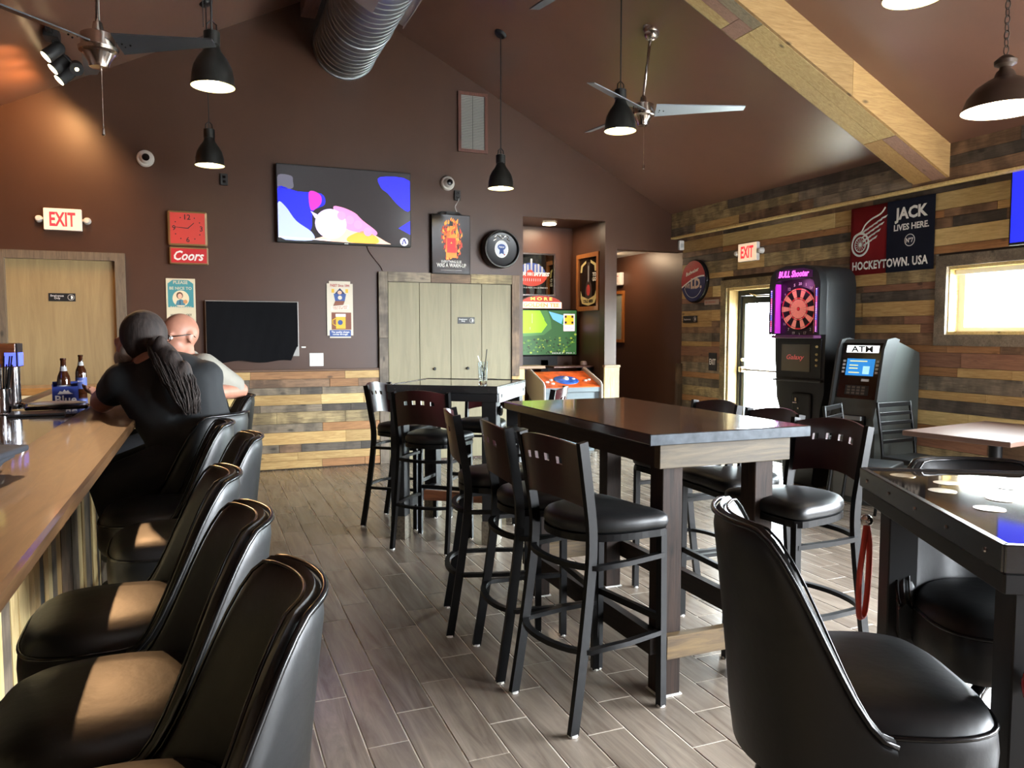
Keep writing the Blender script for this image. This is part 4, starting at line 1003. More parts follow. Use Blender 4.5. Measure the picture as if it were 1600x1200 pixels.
# ---- beer keg lid, round
t = wall_thing('keg_sign', 'round black keg-end sign with a blue ribbon badge above the board door', 'sign', 'B', 3.12, 2.352)
bm = BM(); lathe(bm, [(.205,-0.0),(.212,-.05),(.214,-.13),(.206,-.155),(.192,-.158),(.186,-.145),(.182,-.125),(.15,-.12),(.0,-.118)][::-1], 36, (0,0,0), 'y'); ob('rim', bm, mat('keg_black', (30,30,30), .3, metal=.5), t, smooth=35)
bm = BM(); lathe(bm, [(.196,-.160),(.206,-.157)], 36, (0,0,0), 'y', cap=False); ob('edge_ring', bm, mat('dull_steel', (90,90,88), .5, metal=.6), t)
flat('badge', circ(0,0,.082,.098), -.1215, M_text_w, t); flat('badge_inner', circ(0,.0,.072,.088), -.1223, mat('badge_white', (226,228,232), .4), t)
flat('badge_blue', circ(0,.022,.048,.034), -.1231, M_pb, t); text('Pabst', M_text_w, t, 0, .024, w=.07, y=-.1238, shear=.3, bold=.02)
flat('ribbon', [(-.028,-.06),(0,-.045),(.028,-.06),(.022,-.005),(-.022,-.005)], -.1231, M_pb, t); flat('red_dot', circ(.034,-.06,.008,n=10), -.1231, M_pr, t)
for s in (-1, 1):
    bm = BM(); tube(bm, sm([(s*.03,-.121,.135),(s*.06,-.121,.15),(s*.085,-.121,.125),(s*.065,-.121,.115),(s*.10,-.121,.09)], 4), .004, 6); ob('scroll', bm, M_nickel, t)
bm = BM(); tube(bm, circ_ := [(.022*math.cos(2*PI*k/12), -.121, .135+.018*math.sin(2*PI*k/12)) for k in range(12)], .004, 6, closed=True); ob('scroll', bm, M_nickel, t)

# ---- round WE I.D. sign
t = wall_thing('round_sign', 'oval red and blue Budweiser WE I.D. sign on the planked wall', 'sign', 'R', 7.915, 2.045)
R_ = .262
bm = BM(); lathe(bm, [(R_-.03,-.02),(R_-.012,-.045),(R_,-.03),(R_,0)], 40, (0,0,0), 'y'); ob('rim', bm, mat('sign_black_rim', (18,18,22), .25), t, smooth=40)
flat('blue_field', circ(0,0,R_-.014,n=40), -.046, mat('sign_navy', (28,36,92), .3), t)
a0, a1 = math.radians(8), math.radians(198)
top_ = circ(0,0,R_-.016,n=30,a0=a0,a1=a1); curve = [(-.235+.46*k/10, -.076+.15*math.sin(PI/2*k/10)-.03*(k/10)) for k in range(11)]
flat('red_field', top_+curve[0:], -.0468, mat('sign_red', (176,24,32), .3), t)
flat('swoosh', curve+[(x, z_+.018) for x, z_ in curve[::-1]], -.0476, M_text_w, t)
text('Budweiser', M_text_w, t, -.02, .115, w=.27, y=-.0476, rot=.22, shear=.3, bold=.02)
text('WE', mat('sign_cream2', (222,196,176), .4), t, -.12, -.055, h=.055, y=-.0476, bold=.02); text('I.D.', mat('sign_cream2', (222,196,176), .4), t, .065, -.03, w=.22, h=.13, y=-.0476, bold=.05)
bm = BM(); tube(bm, [(.19*math.cos(a), -.0476, .19*math.sin(a)-.01) for a in [PI+.35+(PI-.9)*k/14 for k in range(15)]], .003, 5); ob('arc_line', bm, M_text_w, t)
# ---- hockey flag
t = wall_thing('hockey_banner', 'red and navy banner with a winged wheel reading Hockeytown, USA', 'banner', 'R', 5.06, 2.247)
M_navy = mat('banner_navy', (24,30,52), .7, noise=.08); M_red = mat('banner_red', (176,36,44), .7, noise=.08)
def cloth(name, x0, x1, z0, z1, m):
    bm = BM(); n = 12; V = []
    for i in range(n+1):
        x = x0+(x1-x0)*i/n; V.append([bm.verts.new((x, -.010-.002*math.sin(x*18+z_*5), z_)) for z_ in (z0, (z0+z1)/2, z1)])
    for i in range(n):
        for j in range(2): bm.faces.new((V[i][j], V[i+1][j], V[i+1][j+1], V[i][j+1]))
    bmesh.ops.solidify(bm, geom=bm.faces[:], thickness=.002)
    return ob(name, bm, m, t, smooth=True)
cloth('red_panel', -.442, -.038, -.305, .305, M_red); cloth('navy_panel', -.038, .442, -.305, .305, M_navy)
Y0 = -.0135
text('JACK', M_text_w, t, .21, .175, w=.33, h=.135, y=Y0, bold=.04); text('LIVES HERE.', M_text_w, t, .215, .072, w=.35, h=.055, y=Y0, bold=.03)
flat('disc', circ(.205,-.045,.052), Y0, M_text_w, t); flat('disc', circ(.205,-.045,.046), Y0-.0006, M_navy, t); text('N°7', M_text_w, t, .205, -.045, w=.075, h=.042, y=Y0-.0014, bold=.04)
text('HOCKEYTOWN. USA', M_text_w, t, -.01, -.222, w=.80, h=.078, y=Y0, bold=.035, space=1.05)
wx, wz = -.325, -.03
bm = BM()
for r_, rr_ in ((.095,.010),(.062,.005)): tube(bm, [(wx+r_*math.cos(2*PI*k/30), Y0, wz+r_*1.05*math.sin(2*PI*k/30)) for k in range(30)], rr_, 5, closed=True)
for v in bm.verts: v.co.y = Y0+(v.co.y-Y0)*.12
ob('wheel', bm, M_text_w, t)
for k in range(14):
    a = 2*PI*k/14; flat('spoke', [(wx+.012*math.cos(a+.2), wz+.012*math.sin(a+.2)), (wx+.062*math.cos(a-.02), wz+.062*math.sin(a-.02)), (wx+.062*math.cos(a+.05), wz+.062*math.sin(a+.05)), (wx+.012*math.cos(a+.5), wz+.012*math.sin(a+.5))], Y0, M_text_w, t)
flat('hub', circ(wx, wz, .018, n=12), Y0-.0006, M_text_w, t)
bm = BM(); tube(bm, sm([(wx-.095,Y0,wz+.01),(wx-.07,Y0,wz+.08),(wx+.01,Y0,wz+.115),(wx+.05,Y0,wz+.17),(wx+.12,Y0,wz+.215),(wx+.22,Y0,wz+.25),(wx+.27,Y0,wz+.30)], 5), .008, 5)
for v in bm.verts: v.co.y = Y0+(v.co.y-Y0)*.12
ob('wing_edge', bm, M_text_w, t)
for r_ in range(4):
    n = 6-r_
    for k in range(n):
        bx, bz = wx+.005+.045*k+.012*r_, wz+.095+.022*k-.036*r_; l_ = .062; a = .62-.05*k
        ca, sa = math.cos(a), math.sin(a)
        P_ = [(0,-.004),(l_*.7,-.013),(l_*1.15,0),(l_*.7,.004),(0,.007)]
        flat('feather', [(bx+x*ca-z_*sa, bz+x*sa+z_*ca) for x, z_ in P_], Y0-.0002*r_, M_text_w, t)
# ---- right-edge television
t = wall_thing('television', 'television with a blue picture cut off by the right edge of the frame', 'television', 'R', 3.42, 2.32, None, .06)
panel('housing', -.50, .50, -.27, .27, .05, M_blackm, t, .006); panel('screen', -.485, .485, -.25, .255, .002, E_('tv_blue', (30,40,240), 1.0), t, 0, -.05); panel('wall_mount', -.12, .12, -.1, .1, .06, M_black, t, 0, .06)
# ---- motion sensor at corner
t = thing('motion_sensor', 'small white motion sensor in the corner under the header box', 'sensor', (5.555, YB-.002, 2.505)); panel('body', -.035, .035, -.06, .06, .05, M_white, t, .012)
panel('window', -.022, .022, -.03, .02, .003, mat('sensor_grey', (196,196,190), .3), t, 0, -.05)

# ================================================================ ALCOVE
M_mirror = mat('mirror', (170,180,172), .03, metal=1)
t = thing('bar_mirror', 'silver-framed bar mirror with a football design in the alcove', 'mirror', (3.94, 9.168, 2.168))
ring('frame', M_nickel, t, -.33, .33, -.275, .275, .022, .03); panel('glass', -.31, .31, -.255, .255, .008, M_mirror, t)
def A_(k): return -.0086-.0006*k
flat('football', circ(0,.0,.225,.15,24,PI,2*PI), A_(1), mat('football_red', (206,66,40), .3), t); 
flat('skyline', circ(0,.0,.20,.15,24,0,PI), A_(1), mat('skyline_blue', (52,76,150), .3), t)
for x_, h_ in ((-.14,.13),(-.09,.16),(-.05,.15),(0,.235),(.055,.15),(.10,.16),(.15,.12)): flat('tower', rect(x_-.013, x_+.013, .0, h_*.86), A_(2), mat('silver_print', (206,210,214), .25, metal=.5), t)
for k in range(9): flat('stitch', rect(-.12+.03*k, -.113+.03*k, -.085, -.05), A_(2), M_text_w, t)
text('BEER PARTIES', M_text_w, t, 0, .005, w=.52, h=.05, y=A_(4), shear=.3, bold=.05); flat('centre_badge', circ(-.02,.005,.055), A_(5), mat('badge_red', (206,66,40), .3), t); text('NFL' if False else '101', M_text_w, t, -.02, .005, w=.07, y=A_(6), bold=.05)
text('COLD BEER, GOOD FRIENDS', M_text_w, t, .05, -.17, w=.36, h=.018, y=A_(3))
t = thing('beer_picture', 'oak-framed mirror with a tall bottle and a Cold Beer ribbon on the alcove side wall', 'picture', (4.533, 8.69, 2.055), -PI/2)
M_oak = wood('oak_frame', (186,118,58), (146,86,38), 'z', .35, coat=.3)
ring('frame', M_oak, t, -.30, .30, -.36, .36, .055, .035); panel('glass', -.25, .25, -.31, .31, .008, mat('dark_mirror', (70,58,50), .08, metal=.8), t)
M_gold = mat('gold_print', (206,190,130), .4); 
bm = BM(); lathe(bm, [(.085,-.23),(.09,-.10),(.07,-.03),(.03,.03),(.028,.20),(.034,.22),(.034,.25)], 20, (0,-.008,0)); 
for v in bm.verts: v.co.y = -.009+(v.co.y+.008)*.04
ob('bottle', bm, mat('bottle_print', (60,52,46), .3), t, smooth=40)
flat('bottle_edge', rect(-.012,.012,-.0,.21), A_(8), mat('silver_print', (206,210,214), .25, metal=.5), t); flat('seal', circ(.0,-.10,.05,.07), A_(9), mat('seal_red', (196,70,66), .4), t)
flat('ribbon', [(-.21,-.10),(-.17,-.17),(0,-.215),(.17,-.17),(.21,-.10),(.21,-.20),(.17,-.265),(0,-.295),(-.17,-.265),(-.21,-.20)], A_(9), M_gold, t); text('COLD BEER', M_text_k, t, 0, -.238, w=.27, h=.04, y=A_(11), bold=.04)
for s in (-1, 1): flat('ribbon_top', [(s*.22,.13),(s*.20,.22),(s*.06,.275),(s*.06,.24),(s*.16,.20),(s*.17,.13)][::s], A_(9), M_gold, t)
text('TO\nGO', M_text_w, t, .16, .06, w=.1, y=A_(9), bold=.03)
# golf game display on its stand
t = thing('game_television', 'flat screen on a black stand showing a green golf course in the alcove', 'television', (3.97, 9.0, 1.42))
panel('housing', -.53, .53, -.30, .30, .05, M_gloss, t, .006); s2 = panel('screen', -.515, .515, -.28, .285, .002, E_('golf_rough', (44,84,40), .9), t, 0, -.05)
def gf(nm, pts, col, k, e=1.0): return flat(nm, pts, -.0525-.0004*k, E_('golf_'+'_'.join(map(str, col)), col, e*.7), s2, .0003)
gf('green', [(-.515,-.02),(.02,.0),(.10,.04),(.10,.10),(.06,.16),(.05,.24),(.0,.28),(-.515,.28)], (150,206,30), 1)
gf('fringe', [(-.515,-.06),(.05,-.03),(.16,.05),(.15,.16),(.10,.285),(.0,.28),(.10,.10),(.02,.0),(-.515,-.02)], (70,120,60), 2)
gf('water', [(.12,.27),(.33,.22),(.33,.10),(.28,.12),(.18,.17)], (110,180,230), 2); gf('bank', [(.33,.22),(.40,.20),(.38,.10),(.30,.11)], (30,120,60), 3)
r3 = random.Random(5)
for k in range(170):
    x_, z_ = r3.uniform(-.5,.5), r3.uniform(-.27,.02); 
    if z_ > -.10+.12*(x_+.2): continue
    q = r3.uniform(.008,.02); c_ = ((90,130,40),(40,70,26),(150,170,60),(24,46,20))[k % 4]
    gf('leaf_clump', circ(x_, z_, q, q*.8, 6), c_, 3+(k % 5), .9)
gf('flag_pin', rect(-.112,-.108,.12,.24), (220,230,200), 3); gf('flag_pin', rect(-.14,-.136,.04,.07), (220,230,200), 3)
gf('info_card', rect(.33,.49,.02,.24), (250,225,235), 4); gf('code_panel', rect(.345,.475,.10,.225), (240,190,40), 5)
for (x_, z_) in ((.36,.205),(.36,.13),(.455,.13),(.455,.205)): gf('card_mark', rect(x_-.014,x_+.014,z_-.014,z_+.014), (30,24,24), 6)
text('FREE PLAY', E_('pink_text', (230,110,190), .9), s2, .41, .055, w=.13, h=.035, y=-.0555); text('HOLE 7   PAR 3', M_text_w, s2, .33, -.262, w=.32, h=.022, y=-.0565, bold=.03)
bm = BM(); box(bm, -.25,.25,-.04,-.0,-.42,-.30); box(bm, .02,.12,-.04,.02,-1.36,-.35); box(bm, -.3,.3,-.12,.1,-1.42,-1.36); ob('stand', bm, M_blackm, t)
t = thing('game_marquee', 'lit arched golf marquee on top of the alcove screen', 'sign', (3.98, 8.98, 1.722))
arc_ = [(-.30,.0),(.30,.0)]+[(.30*math.cos(a), .055+.115*math.sin(a)) for a in [PI*k/16 for k in range(17)]]
bm = BM(); prism(bm, arc_, -.05, 0); ob('case', bm, mat('marquee_brown', (60,34,26), .4), t)
flat('face', [(x*.96, .004+z_*.94) for x, z_ in arc_], -.0512, E_('marquee_red', (170,60,44), .7), t); flat('lower_face', rect(-.28,.28,.008,.085), -.052, E_('marquee_cream', (250,238,200), 1.0), t)
text('MORE', E_('marquee_gold', (240,200,90), 1.0), t, 0, .125, w=.30, h=.04, y=-.053, space=1.5, bold=.03); text('GOLDEN TEE', E_('marquee_tan', (190,150,100), .8), t, 0, .047, w=.50, h=.055, y=-.053, bold=.05)
# golf arcade control cabinet
t = thing('golf_arcade', 'golf arcade cabinet with an orange control panel and white side panels', 'arcade machine', (4.01, 8.06, 0))
M_side = mat('putty_side', (196,186,176), .45); M_slate = mat('slate_panel', (96,106,112), .45)
side = [(0,.62),(0,.80),(.03,.83),(.42,.97),(.47,.98),(.53,.94),(.56,.86),(.50,.70),(.30,.58),(.22,.45),(.20,.03),(.14,.03),(.14,.58)]
for s in (-1, 1):
    bm = BM(); 
    a = [bm.verts.new((s*.36, y_, z_)) for y_, z_ in side]; b_ = [bm.verts.new((s*.385, y_, z_)) for y_, z_ in side]; n = len(side)
    bm.faces.new(a); bm.faces.new(b_[::-1])
    for i in range(n): bm.faces.new((a[i], a[(i+1) % n], b_[(i+1) % n], b_[i]))
    sd = ob('side_panel', bm, M_side, t)
    bm = BM(); tube(bm, [(s*.3725, y_, z_) for y_, z_ in side[:7]], 0, rect=(.030,.010)); ob('edge_trim', bm, M_white, sd)
bm = BM(); prism_z(bm, [(-.36,.015),(.36,.015),(.36,.12),(-.36,.12)], .72, .775, .005); box(bm, -.36,.36,.05,.5,.60,.72); ob('front_bar', bm, M_slate, t)
bm = BM(); v = [(-.36,.02,.785),(.36,.02,.785),(.36,.46,.945),(-.36,.46,.945)]; q = [bm.verts.new(p) for p in v]+[bm.verts.new((p[0],p[1],p[2]-.02)) for p in v]
for f in ((0,1,2,3),(7,6,5,4),(0,4,5,1),(1,5,6,2),(2,6,7,3),(3,7,4,0)): bm.faces.new([q[i] for i in f])
cp = ob('control_panel', bm, mat('panel_orange', (206,86,34), .25, noise=.6, nscale=7), t)
def onp(x_, s_): return (x_, .02+.44*s_, .785+.16*s_+.002)
bm = BM(); ball(bm, onp(0,.42), .16, 3, (1,.8,.07), Euler((deg(20),0,0))); ob('emblem', bm, mat('emblem_blue', (50,90,170), .25, noise=.5, nscale=14), cp, smooth=True)
bm = BM(); ball(bm, onp(0,.45), .038, 3); ob('track_ball', bm, M_text_w, cp, smooth=True)
for x_, s_ in ((-.27,.3),(-.20,.42),(-.22,.2),(.24,.35),(.30,.4),(.10,.45)):
    p = onp(x_, s_); bm = BM(); lathe(bm, [(.022,-.005),(.022,.008),(.016,.014)], 14, p); ob('button', bm, mat('button_pale', (236,232,220), .3), cp, smooth=40)
bm = BM(); box(bm, -.24,.30,.13,.55,.03,.60,.008,1); bd = ob('pedestal', bm, M_slate, t)
bm = BM(); box(bm, -.02,.16,.118,.13,.42,.58); cd = ob('coin_panel', bm, M_blackm, bd)
for x_ in (.02,.10):
    bm = BM(); box(bm, x_-.025,x_+.025,.112,.118,.46,.52,.002,1); ob('coin_slot', bm, M_white, cd)
bm = BM(); box(bm, -.27,.33,.10,.58,0,.03,.004,1); ob('base', bm, M_slate, t)
bm = BM(); lathe(bm, [(.085,0),(.085,-.012),(.0,-.014)][::-1], 24); tag(ob('recessed_light', bm, M_bulb, loc=(4.05, 8.85, 2.779)), 'round white ceiling light in the alcove', 'light')
lamp('AREA', 'alcove_light', (4.05, 8.85, 2.75), 7, (1,.72,.48), .1, (4.05,8.85,0))
bm = BM(); lathe(bm, [(.09,0),(.09,-.012),(.0,-.014)][::-1], 24); tag(ob('recessed_light', bm, M_bulb, loc=(5.20, 9.55, 2.499)), 'round white ceiling light in the hallway', 'light')
lamp('AREA', 'hall_light', (5.15, 9.3, 2.45), 7, (1,.70,.44), .1, (5.6,9.2,1.4))
# hallway picture and exit box
t = thing('hall_picture', 'oak-framed pale picture on the hallway wall', 'picture', (5.598, 9.87, 1.65), -PI/2)
ring('frame', M_oak, t, -.24, .24, -.37, .37, .045, .03); panel('print', -.2, .2, -.33, .33, .008, mat('faded_print', (150,158,150), .5, noise=.15), t)
t = thing('hall_exit_sign', 'small white exit box high on the hallway wall', 'sign', (5.598, 9.80, 2.19), -PI/2); panel('housing', -.14, .14, -.09, .09, .06, M_white, t, .01)
text('EXIT', M_text_r, t, 0, 0, w=.16, h=.09, y=-.0605)

# ================================================================ GAME AND CASH MACHINES
def rbox_profile(bm, prof, w_):   # prof: (depth, z) polygon, depth from front (0) to back; extruded across x
    a = [bm.verts.new((-w_/2, y_, z_)) for y_, z_ in prof]; b_ = [bm.verts.new((w_/2, y_, z_)) for y_, z_ in prof]; n = len(prof)
    bm.faces.new(a); bm.faces.new(b_[::-1])
    for i in range(n): bm.faces.new((a[i], a[(i+1) % n], b_[(i+1) % n], b_[i]))
    return bm
MA = -PI/2+deg(8)
t = dm = thing('dart_machine', 'tall black electronic dart machine glowing pink beside the glass door', 'dart machine', (5.056, 5.607, 0), MA)
M_cab = mat('cabinet_black', (30,32,34), .42, bump=.2, nscale=120, spec=.5)
# outline seen from the front: rounded top, waisted pedestal
fo = [(-.17,.0),(.20,.0),(.20,.55),(.24,.70),(.28,.86),(.28,1.22),(.285,1.40),(.285,1.86),(.27,1.94),(.22,2.0),(.10,2.03),(-.10,2.03),(-.22,2.0),(-.27,1.94),(-.285,1.86),(-.285,1.40),(-.28,1.22),(-.28,.95),(-.25,.80),(-.20,.66),(-.17,.5)]
bm = BM(); prism(bm, fo, .06, .46, .03); ob('cabinet', bm, M_cab, t, smooth=35)
bm = BM()
hood = [(-.285,1.40),(-.285,1.86),(-.27,1.94),(-.22,2.0),(-.10,2.03),(.10,2.03),(.22,2.0),(.27,1.94),(.285,1.86),(.285,1.40)]
inn = [(-.225,1.40),(-.225,1.84),(-.21,1.885),(-.17,1.90),(-.08,1.905),(.08,1.905),(.17,1.90),(.21,1.885),(.225,1.84),(.225,1.40)]
a = [[bm.verts.new((x, y_, z_)) for x, z_ in L_] for L_, y_ in ((hood,.06),(hood,-.03),(inn,-.03),(inn,.055))]
for r_ in range(3):
    for i in range(len(hood)-1): bm.faces.new((a[r_][i], a[r_+1][i], a[r_+1][i+1], a[r_][i+1]))
for i in (0, len(hood)-1): bm.faces.new([a[r_][i] for r_ in range(4)])
ob('hood', bm, M_cab, t, smooth=40)
panel('backboard', -.225, .225, 1.39, 1.905, .004, mat('plum_backboard', (52,26,52), .3), t, 0, .058)
bm = BM(); prism(bm, [(-.20,1.915),(.20,1.915),(.20,1.975),(.10,2.0),(-.10,2.0),(-.20,1.975)], -.038, -.028); ob('marquee', bm, mat('marquee_plum', (60,20,64), .3, emit=.3), t)
text('BULL Shooter', E_('neon_pink', (255,90,230), 1.8), t, 0, 1.953, w=.34, h=.06, y=-.041, shear=.25, bold=.03)
for s in (-1, 1):
    bm = BM(); box(bm, s*.252-.014, s*.252+.014, -.036, -.028, 1.42, 1.82); st_ = ob('light_strip', bm, mat('strip_plum', (70,30,90), .3, emit=.4), t)
    for k in range(22):
        c_ = ((255,120,220),(255,90,130),(120,120,255),(210,150,255))[(k//3) % 4]
        bm = BM(); ball(bm, (s*.252, -.037, 1.432+k*.0177), .006, 1); ob('led', bm, E_('led_'+str((k//3) % 4), c_, 2.2), st_)
bm = BM(); box(bm, -.225, -.215, -.02, .05, 1.41, 1.88); ob('side_glow', bm, E_('violet_glow', (220,60,230), .12), t)
bm = BM(); box(bm, .215, .225, -.02, .05, 1.41, 1.88); ob('side_glow', bm, E_('pink_glow', (255,120,110), .3), t)
lamp('POINT', 'dart_glow', (4.98, 5.60, 1.86), .5, (1,.3,.9), .05)
bm = BM(); box(bm, -.24, .24, -.045, .06, 1.365, 1.395, .006, 1); ob('ledge', bm, mat('ledge_plum', (90,50,84), .25), t)
# dart board
cz = 1.635; brd = [(0,0)]
bm = BM(); lathe(bm, [(.0,.035),(.195,.036),(.20,.045),(.20,.056)], 40, (0,0,cz), 'y'); bd = ob('dartboard', bm, mat('board_black', (24,14,18), .5), t, smooth=40)
M_seg = [mat('segment_coral', (220,128,110), .5, emit=.35), mat('segment_black', (30,18,22), .5)]
def sector(r0, r1, a0, a1, n=5): return [(r0*math.cos(a0+(a1-a0)*k/(n-1)), cz+r0*math.sin(a0+(a1-a0)*k/(n-1))) for k in range(n)][::-1]+[(r1*math.cos(a0+(a1-a0)*k/(n-1)), cz+r1*math.sin(a0+(a1-a0)*k/(n-1))) for k in range(n)]
M_redr = mat('ring_red', (196,40,50), .5, emit=.35)
nums = [20,1,18,4,13,6,10,15,2,17,3,19,7,16,8,11,14,9,12,5]
for k in range(20):
    a_ = PI/2-k*2*PI/20; h_ = PI/20*.93
    for j, (r0, r1) in enumerate(((.018,.088),(.108,.172))):
        m_ = M_seg[0] if (k % 2 or j == 0) else M_seg[1]
        if k % 2 == 0 and j == 0: m_ = M_seg[0]
        flat('segment', sector(r0, r1, a_-h_, a_+h_), .0335, m_, bd, .002)
    for (r0, r1) in ((.092,.104),(.176,.188)): flat('ring_segment', sector(r0, r1, a_-h_, a_+h_), .0335, M_redr if k % 2 == 0 else M_seg[0], bd, .002)
    if abs(.228*math.cos(a_)) < .222: text(str(nums[k]), M_text_w, t, .222*math.cos(a_)*.94, cz+.232*math.sin(a_), h=.026, y=.053, name='numeral', bold=.02)
flat('bullseye', circ(0, cz, .014, n=14), .033, M_redr, bd, .002)
# lower display with the script word, buttons, keypad column
panel('display_bezel', -.25, .25, 1.0, 1.36, .012, M_blackm, t, .004, .06)
panel('display_glass', -.19, .13, 1.06, 1.31, .003, mat('smoky_glass', (92,88,76), .12, spec=.7), t, 0, .0475)
text('Galaxy', mat('pink_script', (206,96,92), .4, emit=.2), t, -.03, 1.185, w=.20, h=.06, y=.043, shear=.3, bold=.02)
for z_ in (1.29,1.22,1.17,1.12): 
    bm = BM(); lathe(bm, [(.010,.036),(.012,.05)], 12, (.205,0,z_), 'y'); ob('button', bm, mat('amber_button', (190,170,120), .3), t)
panel('shelf', -.27, .27, .965, .985, .05, M_cab, t, .006, .07)
bm = BM(); box(bm, -.06, .16, .035, .062, .42, .86, .02, 2); cp_ = ob('coin_door', bm, M_blackm, t)
for (x_, z_, w_, h_, m_) in ((.0,.80,.02,.035,M_nickel),(-.01,.77,.05,.01,M_nickel),(-.04,.66,.06,.06,mat('yellow_tag', (186,184,120), .5)),(.03,.72,.016,.016,M_nickel)):
    panel('fitting', x_-w_/2, x_+w_/2, z_-h_/2, z_+h_/2, .012, m_, cp_, .002, .036)
# ATM
t = thing('cash_machine', 'dark grey cash machine with a blue screen against the planked wall', 'cash machine', (5.018-.139*.19, 4.644+.99*.195, 0), MA)
w_ = .40
M_atm = mat('atm_grey', (52,54,54), .45, bump=.1, nscale=150); M_atms = mat('atm_side', (58,62,60), .5)
prof = [(.0,0),(.0,.62),(-.02,.64),(-.03,.72),(.0,.80),(.02,.86),(.10,1.26),(.12,1.33),(.16,1.36),(.22,1.36),(.56,1.25),(.57,1.2),(.57,0)]
bm = BM(); rbox_profile(bm, prof, w_); bmesh.ops.recalc_face_normals(bm, faces=bm.faces); ob('cabinet', bm, M_atms, t)
for s in (-1, 1):   # side cheeks
    ch = [(-.045,.60),(-.055,.72),(-.02,.84),(.06,1.28),(.10,1.36),(.20,1.375),(.26,1.36),(.12,1.0),(.10,.60)]
    bm = BM(); a = [bm.verts.new((s*.20, y_, z_)) for y_, z_ in ch]; b_ = [bm.verts.new((s*.222, y_, z_)) for y_, z_ in ch]; n = len(ch)
    bm.faces.new(a); bm.faces.new(b_[::-1])
    for i in range(n): bm.faces.new((a[i], a[(i+1) % n], b_[(i+1) % n], b_[i]))
    ob('side_cheek', bm, M_atm, t)
def tilt_panel(nm, x0, x1, z0, z1, m, lay=0, th=.01):
    bm = BM(); q = []
    for z_ in (z0, z1):
        y_ = .02+(z_-.86)*.2-.004-lay*.002
        q.append(((x0, y_), (x1, y_), z_))
    v = [(x0,q[0][0][1],z0),(x1,q[0][0][1],z0),(x1,q[1][0][1],z1),(x0,q[1][0][1],z1)]
    V = [bm.verts.new(p) for p in v]+[bm.verts.new((p[0],p[1]+th,p[2])) for p in v]
    for f in ((0,1,2,3),(7,6,5,4),(0,4,5,1),(1,5,6,2),(2,6,7,3),(3,7,4,0)): bm.faces.new([V[i] for i in f])
    return ob(nm, bm, m, t)
tilt_panel('fascia', -.19, .19, .87, 1.33, M_gloss, 0)
tilt_panel('lit_header', -.15, .15, 1.25, 1.31, E_('header_white', (235,238,240), 1.2), 1)
hd_ = tilt_panel('screen', -.13, .13, 1.06, 1.20, E_('atm_blue', (40,120,190), .9), 1)
tx = text('ATM', M_text_k, t, 0, 1.28, w=.20, h=.05, y=.088, bold=.02)
for k, (x_, z_, w2_) in enumerate(((-.02,1.18,.16),(-.06,1.145,.08),(-.06,1.12,.08),(-.05,1.085,.1))): tilt_panel('screen_line', x_-w2_/2, x_+w2_/2, z_-.004, z_+.004, E_('line_yellow', (220,210,140), .9), 2)
tilt_panel('screen_shape', .03, .09, 1.075, 1.14, E_('shape_pale', (150,200,230), .9), 2)
for k in range(4):
    for s in (-1, 1): tilt_panel('side_key', s*.155-.012, s*.155+.012, 1.08+.03*k, 1.098+.03*k, mat('key_grey', (196,200,206), .3), 1)
tilt_panel('logo_plate', .03, .10, 1.015, 1.035, mat('key_grey', (196,200,206), .3), 1)
tilt_panel('keypad', -.11, .11, .90, .98, M_blackm, 1); 
for i in range(4):
    for j in range(3): tilt_panel('key', -.09+.045*i, -.06+.045*i, .908+.024*j, .924+.024*j, mat('key_steel', (110,106,98), .3, metal=.6), 2)
panel('cash_tray', -.14, .14, .66, .74, .03, M_gloss, t, .006, -.025); panel('tray_lip', -.12, .12, .70, .735, .02, mat('tray_grey', (110,112,112), .35), t, .004, -.055)
bm = BM(); lathe(bm, [(.022,-.03),(.022,.0)], 14, (.0,0,.60), 'y'); ob('dial', bm, M_gloss, t)
bm = BM(); lathe(bm, [(.012,-.02),(.012,.0)], 12, (.13,0,.57), 'y'); ob('lock', bm, M_nickel, t)
panel('safe_door', -.17, .17, .05, .56, .012, mat('safe_grey', (92,94,92), .5), t, .004)

# ================================================================ LIGHTS AND FANS
def pendant(label, x, y, z, E=3.2, tiltx=0, group='black bell pendants', cord2=False, scale=1.0):
    t = thing('pendant_lamp', label, 'lamp', (x, y, z), 0, group)
    bm = BM(); lathe(bm, [(.125,0),(.127,.008),(.121,.02),(.119,.06),(.108,.115),(.082,.165),(.055,.20),(.044,.225),(.042,.24),(.046,.243),(.046,.315),(.040,.32),(.0,.322)], 28, cap=False); sh = ob('shade', bm, M_shade, t, smooth=50)
    bm = BM(); lathe(bm, [(.1235,.002),(.118,.02),(.115,.06),(.103,.115),(.077,.165),(.05,.198),(.0,.205)], 28, cap=False); ob('shade_lining', bm, M_rimw, sh, smooth=50)
    bm = BM(); ball(bm, (0,0,.055), .042, 2); ob('bulb', bm, M_bulb, t, smooth=True)
    bm = BM(); tube(bm, [(-.03,0,.30),(-.026,0,.36),(0,0,.385),(.026,0,.36),(.03,0,.30)], .005, 6); ob('bail', bm, M_black, t)
    zt = zc(x)-z; bm = BM(); tube(bm, [(0,0,.32),(0,0,zt-.01)], .0055 if not cord2 else .007, 6)
    ob('cord', bm, M_blackm, t)
    if cord2: bm = BM(); tube(bm, [(-.045,0,.34),(-.05,0,zt-.02)], .003, 6); ob('wire', bm, M_blackm, t)
    ang = math.atan(.5)*(1 if x > RX else -1)
    bm = BM(); lathe(bm, [(.062,.01),(.062,-.008),(.05,-.025),(.0,-.03)][::-1], 20); ob('canopy', bm, M_black, t, loc=(0,0,zt), rot=(0,ang,0), smooth=40)
    lamp('SPOT', 'pendant_light', (x, y, z+.03), E, (1,.80,.52), .03, (x, y, 0), 130, .6)
    return t
pendant('nearer black bell pendant over the bar, left of the big television', .088, 4.976, 2.865, cord2=True)
